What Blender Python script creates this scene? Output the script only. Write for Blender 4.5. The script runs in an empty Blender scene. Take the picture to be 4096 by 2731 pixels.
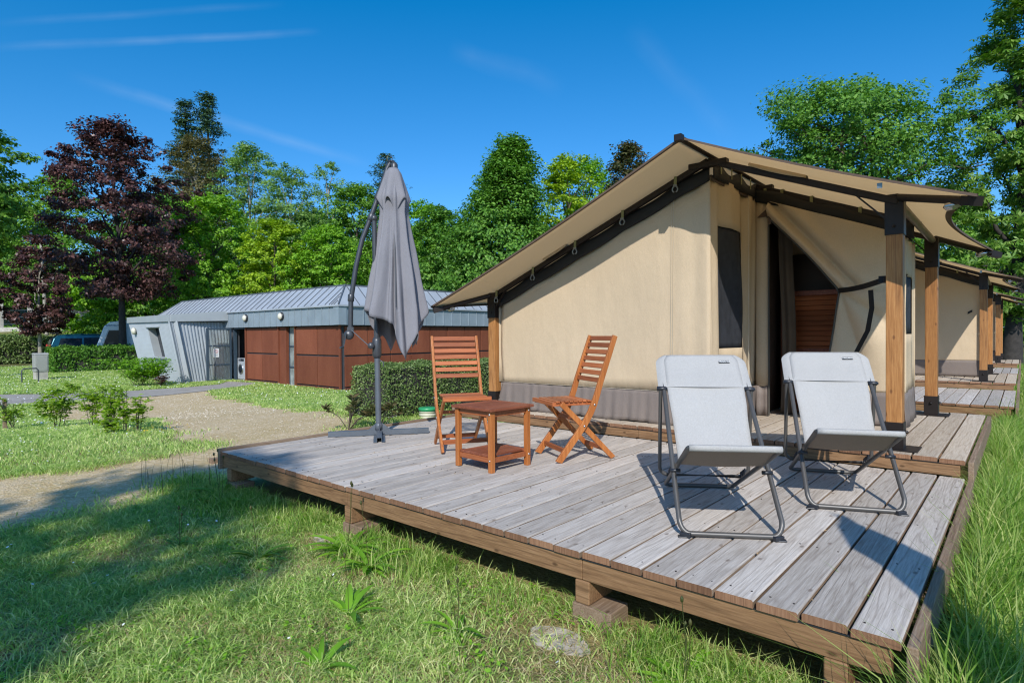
import bpy, bmesh, math, random
import numpy as np
from mathutils import Vector, Matrix
R = math.radians
S = bpy.context.scene
COL = S.collection
random.seed(7)
RNG = np.random.default_rng(11)

# ------------------------------------------------------------------ camera, sky, sun, exposure
cam = bpy.data.cameras.new('camera'); camo = bpy.data.objects.new('camera', cam); COL.objects.link(camo)
YAW, PIT, ROL = -0.7091, -0.0120, -0.0065
CP = Vector((5.0801, -2.1800, 0.9615))
fw = Vector((math.sin(YAW)*math.cos(PIT), math.cos(YAW)*math.cos(PIT), math.sin(PIT)))
rt = Vector((math.cos(YAW), -math.sin(YAW), 0)); up = rt.cross(fw)
r2 = rt*math.cos(ROL) + up*math.sin(ROL); u2 = -rt*math.sin(ROL) + up*math.cos(ROL)
M = Matrix((r2, u2, -fw)).transposed().to_4x4(); M.translation = CP
camo.matrix_world = M
cam.sensor_width = 36; cam.lens = 2382.47/4096*36; cam.clip_end = 2000; cam.clip_start = 0.05
S.camera = camo
SUN = Vector((0.77, -1.08, 1.0)).normalized()
EL = math.asin(SUN.z); AZ = math.atan2(SUN.x, SUN.y)
w = bpy.data.worlds.new('World'); S.world = w; w.use_nodes = True
nt = w.node_tree; nt.nodes.clear()
def wn(t, **k):
    n = nt.nodes.new(t)
    for a, b in k.items(): setattr(n, a, b)
    return n
sky = wn('ShaderNodeTexSky', sky_type='NISHITA', sun_disc=False, sun_elevation=EL, sun_rotation=AZ, altitude=0, air_density=1.0, dust_density=0.8, ozone_density=3.0)
hsv = wn('ShaderNodeHueSaturation'); hsv.inputs['Saturation'].default_value = 1.15; hsv.inputs['Value'].default_value = 1.0
bg = wn('ShaderNodeBackground'); bg.inputs[1].default_value = 0.13
wo = wn('ShaderNodeOutputWorld')
# thin contrails / cirrus: bands along great circles of the sky
tc = wn('ShaderNodeTexCoord')
def m2(op, a, b=None, c=None, clamp=False):
    n = wn('ShaderNodeMath', operation=op); n.use_clamp = clamp
    for i, v in enumerate((a, b, c)):
        if v is None: continue
        if isinstance(v, (int, float)): n.inputs[i].default_value = v
        else: nt.links.new(v, n.inputs[i])
    return n.outputs[0]
def pixdir(dx, dy):
    u = dx*4096/2352-2048; v = dy*4096/2352-1365.5
    return (fw + r2*(u/2382.47) - u2*(v/2382.47)).normalized()
nz = wn('ShaderNodeTexNoise'); nz.inputs['Scale'].default_value = 9; nz.inputs['Detail'].default_value = 6
nt.links.new(tc.outputs['Generated'], nz.inputs['Vector'])
nz2 = wn('ShaderNodeTexNoise'); nz2.inputs['Scale'].default_value = 11; nz2.inputs['Detail'].default_value = 3
nt.links.new(tc.outputs['Generated'], nz2.inputs['Vector'])
tot = None
for (a, b, wd, st) in [((-40,113),(740,73),.0065,.15), ((-40,58),(660,8),.006,.07), ((150,170),(860,383),.011,.12), ((1030,105),(1300,205),.02,.05), ((1440,60),(1700,330),.02,.04)]:
    A, B = pixdir(*a), pixdir(*b); N = A.cross(B).normalized(); mid = (A+B).normalized(); half = A.angle(B)/2
    T = (B-A).normalized()
    vn = wn('ShaderNodeVectorMath', operation='DOT_PRODUCT'); nt.links.new(tc.outputs['Generated'], vn.inputs[0]); vn.inputs[1].default_value = N
    vt = wn('ShaderNodeVectorMath', operation='DOT_PRODUCT'); nt.links.new(tc.outputs['Generated'], vt.inputs[0]); vt.inputs[1].default_value = T
    off = m2('MULTIPLY', m2('SUBTRACT', nz.outputs['Fac'], .5), wd*1.3)
    d = m2('ABSOLUTE', m2('ADD', vn.outputs['Value'], off))
    g = m2('SUBTRACT', 1.0, m2('DIVIDE', d, wd), clamp=True)
    ext = m2('SUBTRACT', 1.0, m2('DIVIDE', m2('ABSOLUTE', m2('SUBTRACT', vt.outputs['Value'], float(mid.dot(T)))), math.sin(half)), clamp=True)
    ext = m2('MULTIPLY', ext, 2.5, clamp=True)
    k = m2('MULTIPLY', m2('MULTIPLY', m2('MULTIPLY', g, ext), st), m2('MULTIPLY', m2('ADD', nz2.outputs['Fac'], -.2), 2.2, clamp=True))
    tot = k if tot is None else m2('ADD', tot, k)
mx = wn('ShaderNodeMix', data_type='RGBA')
nt.links.new(tot, mx.inputs[0]); nt.links.new(sky.outputs[0], hsv.inputs['Color']); 
gm_ = wn('ShaderNodeVectorMath', operation='MULTIPLY_ADD'); nt.links.new(hsv.outputs[0], gm_.inputs[0]); gm_.inputs[1].default_value = (.66,.86,1.15); gm_.inputs[2].default_value = (-.45,0,0)
gx2 = wn('ShaderNodeVectorMath', operation='MAXIMUM'); nt.links.new(gm_.outputs[0], gx2.inputs[0]); gx2.inputs[1].default_value = (.03,0,0)
nt.links.new(gx2.outputs[0], mx.inputs[6]); mx.inputs[7].default_value = (4.2,5.4,6.6,1)
nt.links.new(mx.outputs[2], bg.inputs[0]); nt.links.new(bg.outputs[0], wo.inputs[0])
sl = bpy.data.lights.new('sun', 'SUN'); sl.energy = 4.1; sl.angle = R(.5); sl.color = (1, .965, .91)
so = bpy.data.objects.new('sun', sl); COL.objects.link(so); so.rotation_euler = SUN.to_track_quat('Z', 'Y').to_euler(); so.location = SUN*50
S.view_settings.view_transform = 'Standard'; S.view_settings.look = 'None'; S.view_settings.exposure = 0.2; S.view_settings.gamma = 1
S.render.engine = 'CYCLES'
S.cycles.max_bounces = 6; S.cycles.diffuse_bounces = 3; S.cycles.transparent_max_bounces = 8; S.cycles.use_denoising = True; S.cycles.denoising_prefilter = 'ACCURATE'; S.cycles.filter_width = 1.2; S.cycles.sample_clamp_indirect = 4

# ------------------------------------------------------------------ helpers
class MB:
    def __init__(s): s.v = []; s.f = []; s.m = []; s.s = []
    def add(s, vs, fs, mat=0, smooth=False):
        o = len(s.v); s.v += [tuple(map(float, p)) for p in vs]
        for f in fs: s.f.append([i+o for i in f]); s.m.append(mat); s.s.append(smooth)
        return s
    def box(s, c, d, rz=0, mat=0, M=None, taper=0):
        cx, cy, cz = c; hx, hy, hz = d[0]/2, d[1]/2, d[2]/2
        vs = [Vector((x*hx*(1-taper*(z > 0)), y*hy*(1-taper*(z > 0)), z*hz)) for z in (-1, 1) for y in (-1, 1) for x in (-1, 1)]
        rm = M if M is not None else Matrix.Rotation(rz, 3, 'Z')
        vs = [rm @ p + Vector(c) for p in vs]
        return s.add(vs, [(0,2,3,1),(4,5,7,6),(0,1,5,4),(2,6,7,3),(0,4,6,2),(1,3,7,5)], mat)
    def bar(s, a, b, wx, wy, upv=(0,0,1), mat=0):
        a, b = Vector(a), Vector(b); z = (b-a); L = z.length; z.normalize(); x = Vector(upv).cross(z)
        if x.length < 1e-4: x = Vector((1,0,0)).cross(z)
        x.normalize(); y = z.cross(x); Mx = Matrix((x, y, z)).transposed()
        return s.box((a+b)/2, (wx, wy, L), M=Mx, mat=mat)
    def tube(s, pts, r, n=10, mat=0, cap=True, smooth=True):
        pts = [Vector(p) for p in pts]; rs = r if isinstance(r, (list, tuple)) else [r]*len(pts)
        vs = []; ref = None
        for i, p in enumerate(pts):
            t = (pts[min(i+1, len(pts)-1)] - pts[max(i-1, 0)]).normalized()
            if ref is None: ref = Vector((0,0,1)) if abs(t.z) < .9 else Vector((1,0,0))
            x = ref.cross(t); x = x.normalized() if x.length > 1e-6 else Vector((1,0,0)).cross(t).normalized()
            y = t.cross(x); ref = y if False else ref
            if i and False: pass
            for k in range(n): a = 2*math.pi*k/n; vs.append(p + x*math.cos(a)*rs[i] + y*math.sin(a)*rs[i])
        fs = [(i*n+k, i*n+(k+1) % n, (i+1)*n+(k+1) % n, (i+1)*n+k) for i in range(len(pts)-1) for k in range(n)]
        s.add(vs, fs, mat, smooth)
        if cap: s.add(vs[:n], [tuple(range(n))[::-1]], mat); s.add(vs[-n:], [tuple(range(n))], mat)
        return s
    def lathe(s, prof, c=(0,0,0), n=16, mat=0, M=None, smooth=True):
        vs = []
        for r, z in prof:
            for k in range(n):
                a = 2*math.pi*k/n; p = Vector((r*math.cos(a), r*math.sin(a), z))
                if M is not None: p = M @ p
                vs.append(p + Vector(c))
        fs = [(i*n+k, i*n+(k+1) % n, (i+1)*n+(k+1) % n, (i+1)*n+k) for i in range(len(prof)-1) for k in range(n)]
        fs.append(tuple(range(n))[::-1]); fs.append(tuple((len(prof)-1)*n+k for k in range(n)))
        return s.add(vs, fs, mat, smooth)
    def grid(s, fn, nu, nv, mat=0, smooth=True, u0=0, u1=1, v0=0, v1=1):
        vs = [fn(u0+(u1-u0)*i/nu, v0+(v1-v0)*j/nv) for j in range(nv+1) for i in range(nu+1)]
        return s.add(vs, [(j*(nu+1)+i, j*(nu+1)+i+1, (j+1)*(nu+1)+i+1, (j+1)*(nu+1)+i) for j in range(nv) for i in range(nu)], mat, smooth)
    def prism(s, poly, axis, a, b, mat=0):
        # poly: 2D outline; axis: 'x','y','z' extrusion from a to b
        def P(p, t): return {'x': (t, p[0], p[1]), 'y': (p[0], t, p[1]), 'z': (p[0], p[1], t)}[axis]
        n = len(poly); vs = [P(p, a) for p in poly] + [P(p, b) for p in poly]
        return s.add(vs, [tuple(range(n))[::-1], tuple(range(n, 2*n))] + [(i, (i+1) % n, n+(i+1) % n, n+i) for i in range(n)], mat)
    def build(s, name, mats, parent=None, bevel=0, solid=0, fixn=True):
        me = bpy.data.meshes.new(name); me.from_pydata(s.v, [], s.f)
        if not isinstance(mats, (list, tuple)): mats = [mats]
        for m in mats: me.materials.append(m)
        me.polygons.foreach_set('material_index', s.m); me.polygons.foreach_set('use_smooth', s.s)
        me.update()
        if fixn:
            bm = bmesh.new(); bm.from_mesh(me); bmesh.ops.recalc_face_normals(bm, faces=bm.faces); bm.to_mesh(me); bm.free()
        o = bpy.data.objects.new(name, me); COL.objects.link(o)
        if parent is not None: o.parent = parent
        if solid: m = o.modifiers.new('Solidify', 'SOLIDIFY'); m.thickness = solid; m.offset = 0
        if bevel: m = o.modifiers.new('Bevel', 'BEVEL'); m.width = bevel; m.segments = 2; m.limit_method = 'ANGLE'
        return o
def tag(o, label=None, cat=None, group=None, kind=None):
    if label: o['label'] = label
    if cat: o['category'] = cat
    if group: o['group'] = group
    if kind: o['kind'] = kind
    return o
def empty(name, loc=(0,0,0), rz=0):
    o = bpy.data.objects.new(name, None); COL.objects.link(o); o.location = loc; o.rotation_euler = (0,0,rz); o.empty_display_size = .2
    return o
def kids(o): return [c for c in bpy.data.objects if c.parent == o]
def copy_tree(o, parent=None):
    c = o.copy(); COL.objects.link(c)
    if parent is not None: c.parent = parent
    for ch in kids(o): copy_tree(ch, c)
    return c
def np_mesh(name, V, Q, T, mats, parent=None, mi=None, smooth=False):
    """V (n,3), Q (q,4) quads, T (t,3) tris"""
    me = bpy.data.meshes.new(name); nq, ntr = len(Q), len(T)
    me.vertices.add(len(V)); me.vertices.foreach_set('co', np.asarray(V, np.float32).ravel())
    idx = np.concatenate([np.asarray(Q, np.int32).ravel(), np.asarray(T, np.int32).ravel()]) if ntr else np.asarray(Q, np.int32).ravel()
    me.loops.add(len(idx)); me.loops.foreach_set('vertex_index', idx)
    ls = np.concatenate([np.arange(nq)*4, nq*4+np.arange(ntr)*3]).astype(np.int32)
    lt = np.concatenate([np.full(nq, 4), np.full(ntr, 3)]).astype(np.int32)
    me.polygons.add(nq+ntr); me.polygons.foreach_set('loop_start', ls); me.polygons.foreach_set('loop_total', lt)
    if mi is not None: me.polygons.foreach_set('material_index', mi)
    if smooth: me.polygons.foreach_set('use_smooth', np.ones(nq+ntr, bool))
    if not isinstance(mats, (list, tuple)): mats = [mats]
    for m in mats: me.materials.append(m)
    me.update(calc_edges=True); me.validate()
    o = bpy.data.objects.new(name, me); COL.objects.link(o)
    if parent is not None: o.parent = parent
    return o

# ------------------------------------------------------------------ materials
class NM:
    def __init__(s, name):
        s.m = bpy.data.materials.new(name); s.m.use_nodes = True; s.t = s.m.node_tree; s.b = s.t.nodes['Principled BSDF']; s.o = s.t.nodes['Material Output']
    def n(s, t, ins=None, **k):
        x = s.t.nodes.new(t)
        for a, b in k.items(): setattr(x, a, b)
        for a, b in (ins or {}).items():
            if hasattr(b, 'is_linked'): s.t.links.new(b, x.inputs[a])
            else: x.inputs[a].default_value = b
        return x
    def l(s, a, b): s.t.links.new(a, b)
    def ramp(s, fac, stops, interp='LINEAR'):
        r = s.n('ShaderNodeValToRGB'); r.color_ramp.interpolation = interp; e = r.color_ramp.elements
        while len(e) > 1: e.remove(e[-1])
        e[0].position = stops[0][0]; e[0].color = (*stops[0][1], 1)
        for p, c in stops[1:]: x = e.new(p); x.color = (*c, 1)
        s.l(fac, r.inputs[0]); return r.outputs[0]
    def math(s, op, a, b=0.0, clamp=False):
        x = s.n('ShaderNodeMath', operation=op, use_clamp=clamp)
        for i, v in enumerate((a, b)):
            if isinstance(v, (int, float)): x.inputs[i].default_value = v
            else: s.l(v, x.inputs[i])
        return x.outputs[0]
    def mix(s, f, a, b, mode='MIX'):
        x = s.n('ShaderNodeMix', data_type='RGBA', blend_type=mode)
        for i, v in ((0, f), (6, a), (7, b)):
            if isinstance(v, (int, float)): x.inputs[i].default_value = v
            elif isinstance(v, tuple): x.inputs[i].default_value = (*v, 1) if len(v) == 3 else v
            else: s.l(v, x.inputs[i])
        return x.outputs[2]
    def noise(s, vec, scale, detail=3, rough=.5):
        x = s.n('ShaderNodeTexNoise', {'Scale': scale, 'Detail': detail, 'Roughness': rough})
        if vec is not None: s.l(vec, x.inputs['Vector'])
        return x.outputs['Fac']
    def mapv(s, vec, sc=(1,1,1)):
        x = s.n('ShaderNodeMapping', {'Scale': sc}); s.l(vec, x.inputs['Vector']); return x.outputs[0]
    def obj(s): return s.n('ShaderNodeTexCoord').outputs['Object']
    def island(s): return s.n('ShaderNodeNewGeometry').outputs['Random Per Island']
    def objrand(s): return s.n('ShaderNodeObjectInfo').outputs['Random']
    def bump(s, h, strength=.3, dist=.01):
        x = s.n('ShaderNodeBump', {'Strength': strength, 'Distance': dist}); s.l(h, x.inputs['Height']); s.l(x.outputs[0], s.b.inputs['Normal'])
    def col(s, c):
        if isinstance(c, tuple): s.b.inputs['Base Color'].default_value = (*c, 1)
        else: s.l(c, s.b.inputs['Base Color'])
    def set(s, rough=.6, metal=0, spec=.5):
        s.b.inputs['Roughness'].default_value = rough; s.b.inputs['Metallic'].default_value = metal; s.b.inputs['Specular IOR Level'].default_value = spec; return s
MAT = {}
def plain(name, c, rough=.6, metal=0, var=.12, vs=6, spec=.5, bump=0, bs=40):
    k = NM(name); f = k.noise(k.obj(), vs, 4, .6)
    lo = tuple(x*(1-var) for x in c); hi = tuple(min(1, x*(1+var)) for x in c)
    k.col(k.ramp(f, [(.3, lo), (.7, hi)])); k.set(rough, metal, spec)
    if bump: k.bump(k.noise(k.obj(), bs, 3), bump, .003)
    MAT[name] = k.m; return k.m
def wood(name, cols, axis='y', rough=.6, ring=9, spec=.3, dark=(.05,.03,.02), knots=True, bumpy=.25, island=True, fine=140, tint=.25, darkamt=.5):
    """cols: three colours low to high; grain runs along axis"""
    k = NM(name); ob = k.obj(); r = k.island() if island else k.objrand()
    sh = k.n('ShaderNodeVectorMath', operation='ADD'); k.l(ob, sh.inputs[0])
    cb = k.n('ShaderNodeCombineXYZ'); k.l(k.math('MULTIPLY', r, 37.0), cb.inputs[0]); k.l(k.math('MULTIPLY', r, 91.0), cb.inputs[1]); k.l(k.math('MULTIPLY', r, 53.0), cb.inputs[2]); k.l(cb.outputs[0], sh.inputs[1])
    v = sh.outputs[0]; ax = 'xyz'.index(axis)
    sc = [1,1,1]; sc[ax] = .045
    vv = k.mapv(v, tuple(sc)); sc2 = [1,1,1]; sc2[ax] = .055; v2 = k.mapv(v, tuple(sc2))
    fineg = k.noise(vv, fine, 4, .7)
    warp = k.noise(v2, ring, 2, .5)
    rings = k.math('FRACT', k.math('MULTIPLY', warp, 11.0))
    rr = k.math('ABSOLUTE', k.math('SUBTRACT', rings, .5))
    rr = k.math('MULTIPLY', k.math('SUBTRACT', .16, rr), 6.0, clamp=True)
    big = k.noise(v2, 3.0, 3, .6)
    f = k.math('ADD', k.math('MULTIPLY', fineg, .6), k.math('MULTIPLY', big, .4))
    c = k.ramp(f, [(.33, cols[0]), (.5, cols[1]), (.68, cols[2])])
    c = k.mix(k.math('MULTIPLY', rr, darkamt*.55), c, dark)
    # per-board tone
    br = k.math('ADD', k.math('MULTIPLY', r, tint), 1-tint/2)
    hs = k.n('ShaderNodeHueSaturation'); k.l(c, hs.inputs['Color']); k.l(br, hs.inputs['Value']); c = hs.outputs[0]
    if knots:
        vo = k.n('ShaderNodeTexVoronoi', {'Scale': 5.0}, voronoi_dimensions='2D'); sk = [1,1,1]; sk[ax] = .5
        mp = k.n('ShaderNodeMapping', {'Scale': tuple(sk), 'Rotation': (0,0,0) if axis == 'y' else (R(90),0,0)}, vector_type='POINT'); k.l(v, mp.inputs['Vector']); k.l(mp.outputs[0], vo.inputs['Vector'])
        kn = k.math('MULTIPLY', k.math('SUBTRACT', 1.0, k.math('MULTIPLY', vo.outputs['Distance'], 19.0), clamp=True), 1.8, clamp=True)
        c = k.mix(k.math('MULTIPLY', kn, .8), c, dark)
    k.col(c); k.set(rough, 0, spec)
    k.bump(k.math('SUBTRACT', fineg, k.math('MULTIPLY', rr, .3)), bumpy, .004)
    MAT[name] = k.m; return k.m
GREY = [(.31,.265,.22), (.465,.415,.365), (.61,.56,.505)]
deck_m = wood('weathered_deck', GREY, 'y', .85, 9, .2, (.20,.16,.13), bumpy=.5, tint=.28, darkamt=.75)
plat_m = wood('platform_boards', [(.33,.26,.19), (.48,.40,.31), (.60,.53,.44)], 'y', .85, 9, .2, (.20,.13,.08), bumpy=.45, tint=.22)
end_m = wood('end_grain', [(.12,.06,.035), (.22,.115,.065), (.30,.17,.10)], 'z', .9, 20, .2, (.06,.03,.02), knots=False, tint=.35)
beam_x = wood('brown_beam_x', [(.14,.07,.033), (.26,.145,.07), (.38,.23,.125)], 'x', .7, 8, .3, (.07,.035,.015), tint=.3, darkamt=.9)
beam_y = wood('brown_beam_y', [(.14,.085,.05), (.25,.17,.11), (.36,.28,.21)], 'y', .8, 8, .3, (.07,.04,.02), tint=.3)
post_m = wood('post_wood', [(.21,.085,.025), (.37,.165,.052), (.52,.27,.10)], 'z', .55, 5, .35, (.14,.055,.02), island=False, tint=.2, darkamt=.9)
teak = wood('teak_slats', [(.25,.065,.020), (.37,.110,.036), (.50,.175,.065)], 'x', .45, 12, .4, (.20,.05,.015), knots=False, tint=.6, fine=60)
teak_z = wood('teak_legs', [(.28,.080,.018), (.42,.140,.035), (.56,.215,.062)], 'z', .4, 12, .4, (.22,.06,.015), knots=False, tint=.25, fine=60)
teak_d = wood('teak_table_top', [(.14,.04,.018), (.23,.068,.032), (.34,.115,.058)], 'y', .5, 12, .4, (.09,.02,.01), knots=False, tint=.3, fine=60)
def fabric(name, c, trans=.12, rough=.9, weave=0, var=.05, tcol=None):
    k = NM(name); f = k.noise(k.obj(), 2.5, 4, .6); f2 = k.noise(k.obj(), 160, 2)
    lo = tuple(x*(1-var) for x in c); hi = tuple(x*(1+var) for x in c)
    cc = k.ramp(f, [(.3, lo), (.7, hi)]); cc = k.mix(.25, cc, k.ramp(f2, [(.3, tuple(x*.72 for x in c)), (.7, tuple(min(1,x*1.28) for x in c))])); k.col(cc); k.set(rough, 0, .15)
    h = k.math('ADD', k.math('MULTIPLY', k.noise(k.obj(), 220, 2), .8), k.math('MULTIPLY', k.noise(k.mapv(k.obj(), (1.6,1.6,.7)), 3.2, 4, .55), 9.0))
    k.bump(h, .35, .005)
    tr = k.n('ShaderNodeBsdfTranslucent'); tr.inputs[0].default_value = (*(tcol or c), 1)
    ms = k.n('ShaderNodeMixShader'); ms.inputs[0].default_value = trans; k.l(k.b.outputs[0], ms.inputs[1]); k.l(tr.outputs[0], ms.inputs[2]); k.l(ms.outputs[0], k.o.inputs[0])
    MAT[name] = k.m; return k.m
canvas = fabric('tan_canvas', (.56,.44,.298), .05)
fly_m = fabric('fly_canvas', (.58,.48,.35), .5, tcol=(.98,.80,.55))
taupe = fabric('taupe_skirt', (.20,.165,.145), .03, .55)
black = plain('black_webbing', (.007,.007,.007), .7, var=.3)
steel = plain('brown_steel', (.015,.0095,.008), .5, .2, var=.2, bump=.1, bs=80)
pipe_m = plain('grey_pipe', (.16,.13,.11), .45, .3, var=.2)
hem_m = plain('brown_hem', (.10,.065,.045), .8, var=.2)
strapm = plain('olive_strap', (.20,.20,.09), .6, var=.3); ringm = plain('grey_ring', (.22,.24,.24), .35, .5, var=.2)
umbf = fabric('umbrella_cloth', (.245,.24,.262), .10, .85)
umbm = plain('anthracite_metal', (.060,.064,.072), .38, .25, var=.15)
umbb = plain('grey_base_metal', (.13,.145,.165), .4, .35, var=.12)
frame_m = plain('gunmetal_tube', (.10,.095,.09), .42, .35, var=.1)
sling_sh = fabric('sling_shade_tone', (.27,.225,.19), .04)  # taupe tone paints the shade on the grey sling's underside
sling = fabric('grey_sling', (.405,.395,.38), .06, .8, tcol=(.42,.35,.28))
blackp = plain('black_plastic', (.02,.022,.028), .4, var=.2)
whitem = plain('white_paint', (.75,.75,.74), .5, var=.05)
zinc = plain('zinc_sheet', (.37,.40,.435), .45, .15, var=.10, vs=1.2)
zincd = plain('zinc_fascia', (.25,.30,.335), .45, .15, var=.12, vs=1.5)
corr = plain('corrugated_metal', (.36,.39,.41), .45, .25, var=.06, vs=1.5)
trimm = plain('grey_trim', (.36,.385,.395), .45, .2, var=.06, vs=2)
k = NM('corten_panel'); f = k.noise(k.mapv(k.obj(), (1,1,.3)), 1.6, 5, .7); f2 = k.noise(k.obj(), 45, 4, .7)
k.col(k.mix(.35, k.ramp(f, [(.3, (.125,.034,.016)), (.55, (.19,.058,.028)), (.75, (.235,.082,.042))]), k.ramp(f2, [(.35, (.10,.026,.013)), (.65, (.26,.085,.042))]))); k.set(.75, 0, .3)
hs = k.n('ShaderNodeHueSaturation'); hs.inputs['Color'].default_value = (1,1,1,1); lk = k.b.inputs['Base Color'].links[0].from_socket; k.l(lk, hs.inputs['Color']); k.l(k.math('ADD', k.math('MULTIPLY', k.objrand(), .35), .83), hs.inputs['Value']); k.l(hs.outputs[0], k.b.inputs['Base Color']); corten = k.m
conc = plain('concrete', (.42,.39,.34), .9, var=.2, vs=5, bump=.2)
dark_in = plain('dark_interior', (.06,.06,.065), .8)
bluef = plain('slate_blue_frame', (.055,.085,.115), .4, .2)
k = NM('door_glass'); k.col((.62,.68,.68)); k.set(.05, 0, .6); k.b.inputs['Transmission Weight'].default_value = .9; glass = k.m
k = NM('milky_glass'); k.col(k.ramp(k.noise(k.obj(), 2.5, 4), [(.35, (.12,.14,.14)), (.65, (.34,.38,.36))])); k.set(.25, 0, .6); milk = k.m
k = NM('dark_window'); k.col((.012,.016,.022)); k.set(.15, 0, .25); darkg = k.m
lampm = plain('cream_lamp', (.62,.59,.48), .35, var=.05)
mesh_m = plain('window_mesh', (.022,.024,.030), .75, var=.35, vs=14)
red_m = plain('red_paint', (.45,.03,.02), .5)
washer_m = plain('washer_body', (.42,.44,.47), .4, .2)
carp = plain('teal_paint', (.010,.085,.11), .18, .5, var=.05, spec=.8)
carv = plain('caravan_white', (.60,.64,.66), .3, var=.03)
blue_t = plain('blue_lettering', (.04,.13,.22), .5)
tyre = plain('tyre', (.02,.02,.02), .8)
silver = plain('silver', (.5,.5,.5), .25, .9)
boxm = plain('cabinet_grey', (.31,.31,.28), .6, var=.1)
rooft = plain('roof_tile', (.22,.10,.06), .8, var=.3, vs=8)
render_w = plain('house_render', (.45,.42,.38), .8)
greenp = plain('green_plastic', (.03,.30,.12), .4); creamp = plain('cream_plastic', (.50,.49,.38), .5)
pathm = plain('path_concrete', (.31,.285,.25), .9, var=.18, vs=3, bump=.2, bs=60)
asph = plain('asphalt', (.13,.13,.135), .9, var=.2, vs=2)
def leafmat(name, c1, c2, c3, trans=.35, clump=.8, rough=.5, patch=None):
    k = NM(name); r = k.island(); g = k.n('ShaderNodeTexCoord').outputs['Object']
    f = k.noise(g, clump, 3, .6)
    c = k.ramp(k.math('ADD', k.math('MULTIPLY', r, .55), k.math('MULTIPLY', f, .45)), [(.18, c1), (.5, c2), (.82, c3)])
    k.col(c); k.set(rough, 0, .35)
    tr = k.n('ShaderNodeBsdfTranslucent'); hs = k.n('ShaderNodeHueSaturation', {'Saturation': 1.1, 'Value': 1.25}); k.l(c, hs.inputs['Color']); k.l(hs.outputs[0], tr.inputs[0])
    ms = k.n('ShaderNodeMixShader'); ms.inputs[0].default_value = trans; k.l(k.b.outputs[0], ms.inputs[1]); k.l(tr.outputs[0], ms.inputs[2]); k.l(ms.outputs[0], k.o.inputs[0])
    return k.m
LM = dict(
 green=leafmat('leaf_green', (.07,.165,.018), (.14,.30,.032), (.26,.45,.065)),
 dark=leafmat('leaf_dark', (.055,.15,.018), (.11,.26,.032), (.22,.41,.06)),
 bright=leafmat('leaf_bright', (.10,.25,.014), (.19,.40,.025), (.31,.54,.05)),
 yellow=leafmat('leaf_yellow', (.17,.31,.012), (.29,.45,.022), (.42,.56,.045)),
 pale=leafmat('leaf_pale', (.12,.23,.05), (.20,.35,.075), (.30,.47,.12)),
 red=leafmat('leaf_red', (.045,.022,.020), (.085,.040,.037), (.20,.095,.08), .2, rough=.38),
 conifer=leafmat('leaf_conifer', (.03,.075,.035), (.06,.125,.055), (.11,.19,.085), .2),
 brown=leafmat('leaf_brown', (.08,.075,.022), (.14,.125,.04), (.22,.20,.07), .3),
 chest=leafmat('leaf_chestnut', (.055,.14,.014), (.12,.26,.028), (.30,.43,.09), .35),
 hedge=leafmat('leaf_hedge', (.07,.13,.03), (.14,.22,.05), (.30,.38,.15), .2, 3),
 seed=leafmat('leaf_seedling', (.16,.28,.025), (.28,.44,.04), (.45,.60,.09), .5),
 bronze=leafmat('leaf_bronze', (.05,.07,.02), (.09,.10,.03), (.15,.10,.05), .3),
)
bark = plain('bark', (.10,.08,.06), .9, var=.4, vs=9, bump=.5, bs=25)
barkd = plain('bark_dark', (.035,.03,.027), .9, var=.4, vs=9)
barkl = plain('bark_pale', (.30,.27,.22), .9, var=.3, vs=9)

# ------------------------------------------------------------------ terrain
def ss(t): t = np.clip(t, 0, 1); return t*t*(3-2*t)
def zg(x, y):
    x = np.asarray(x, float); y = np.asarray(y, float)
    z = -.33 - .5*ss((-2.5-x)/9.0)
    f = -(x-5.08)*.651 + (y+2.18)*.759
    z = z + 2.6*ss((f-47)/6.0)*ss((-x-6)/16.0) + 13*ss((f-62)/75.0)*ss((-x+5)/30.0)
    return z + .02*np.sin(x*.9+1)*np.sin(y*.7)
GRAVEL = np.array([(-15.74,4.6),(-15.9,5.4),(-15.61,6.1),(-10.68,5.3),(-5.34,3.9),(-2.94,3.3),(-2.13,2.7),(-.15,3.1),(-.1,1.56),(-.05,.65),(-.22,.12),(-.18,-.5),(.25,-1.6),(.6,-4.2),(-1.9,-4.6),(-2.01,-1.5),(-1.99,-.45),(-1.93,.33),(-2.24,.73),(-3.42,.87),(-6.59,1.58),(-9.6,1.25),(-12.6,1.1),(-14.3,2.0)])
def polymask(px, py, poly):
    """signed distance, positive inside"""
    P = np.stack([px, py], -1); n = len(poly); inside = np.zeros(px.shape, bool); dm = np.full(px.shape, 1e9)
    for i in range(n):
        a = poly[i]; b = poly[(i+1) % n]
        cond = ((a[1] > py) != (b[1] > py)) & (px < (b[0]-a[0])*(py-a[1])/(b[1]-a[1]+1e-12)+a[0]); inside ^= cond
        e = b-a; t = np.clip(((P-a)@e)/(e@e), 0, 1); dd = np.linalg.norm(P-a-t[..., None]*e, axis=-1); dm = np.minimum(dm, dd)
    return np.where(inside, dm, -dm)
def warp_axis(lo, hi, c, fine, n):
    t = np.linspace(-1, 1, n); k = 4.2; s_ = np.sinh(k*t)/math.sinh(k)
    a = c + np.where(s_ < 0, s_*(c-lo), s_*(hi-c)); return a
gx_ = warp_axis(-420, 300, 0, .1, 420); gy_ = warp_axis(-220, 420, .5, .1, 420)
X, Y = np.meshgrid(gx_, gy_); Z = zg(X, Y)
V = np.stack([X, Y, Z], -1).reshape(-1, 3); nx, ny = len(gx_), len(gy_)
I = np.arange(nx*ny).reshape(ny, nx); Q = np.stack([I[:-1,:-1], I[:-1,1:], I[1:,1:], I[1:,:-1]], -1).reshape(-1, 4)
k = NM('ground_soil_grass'); ob = k.obj()
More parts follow.
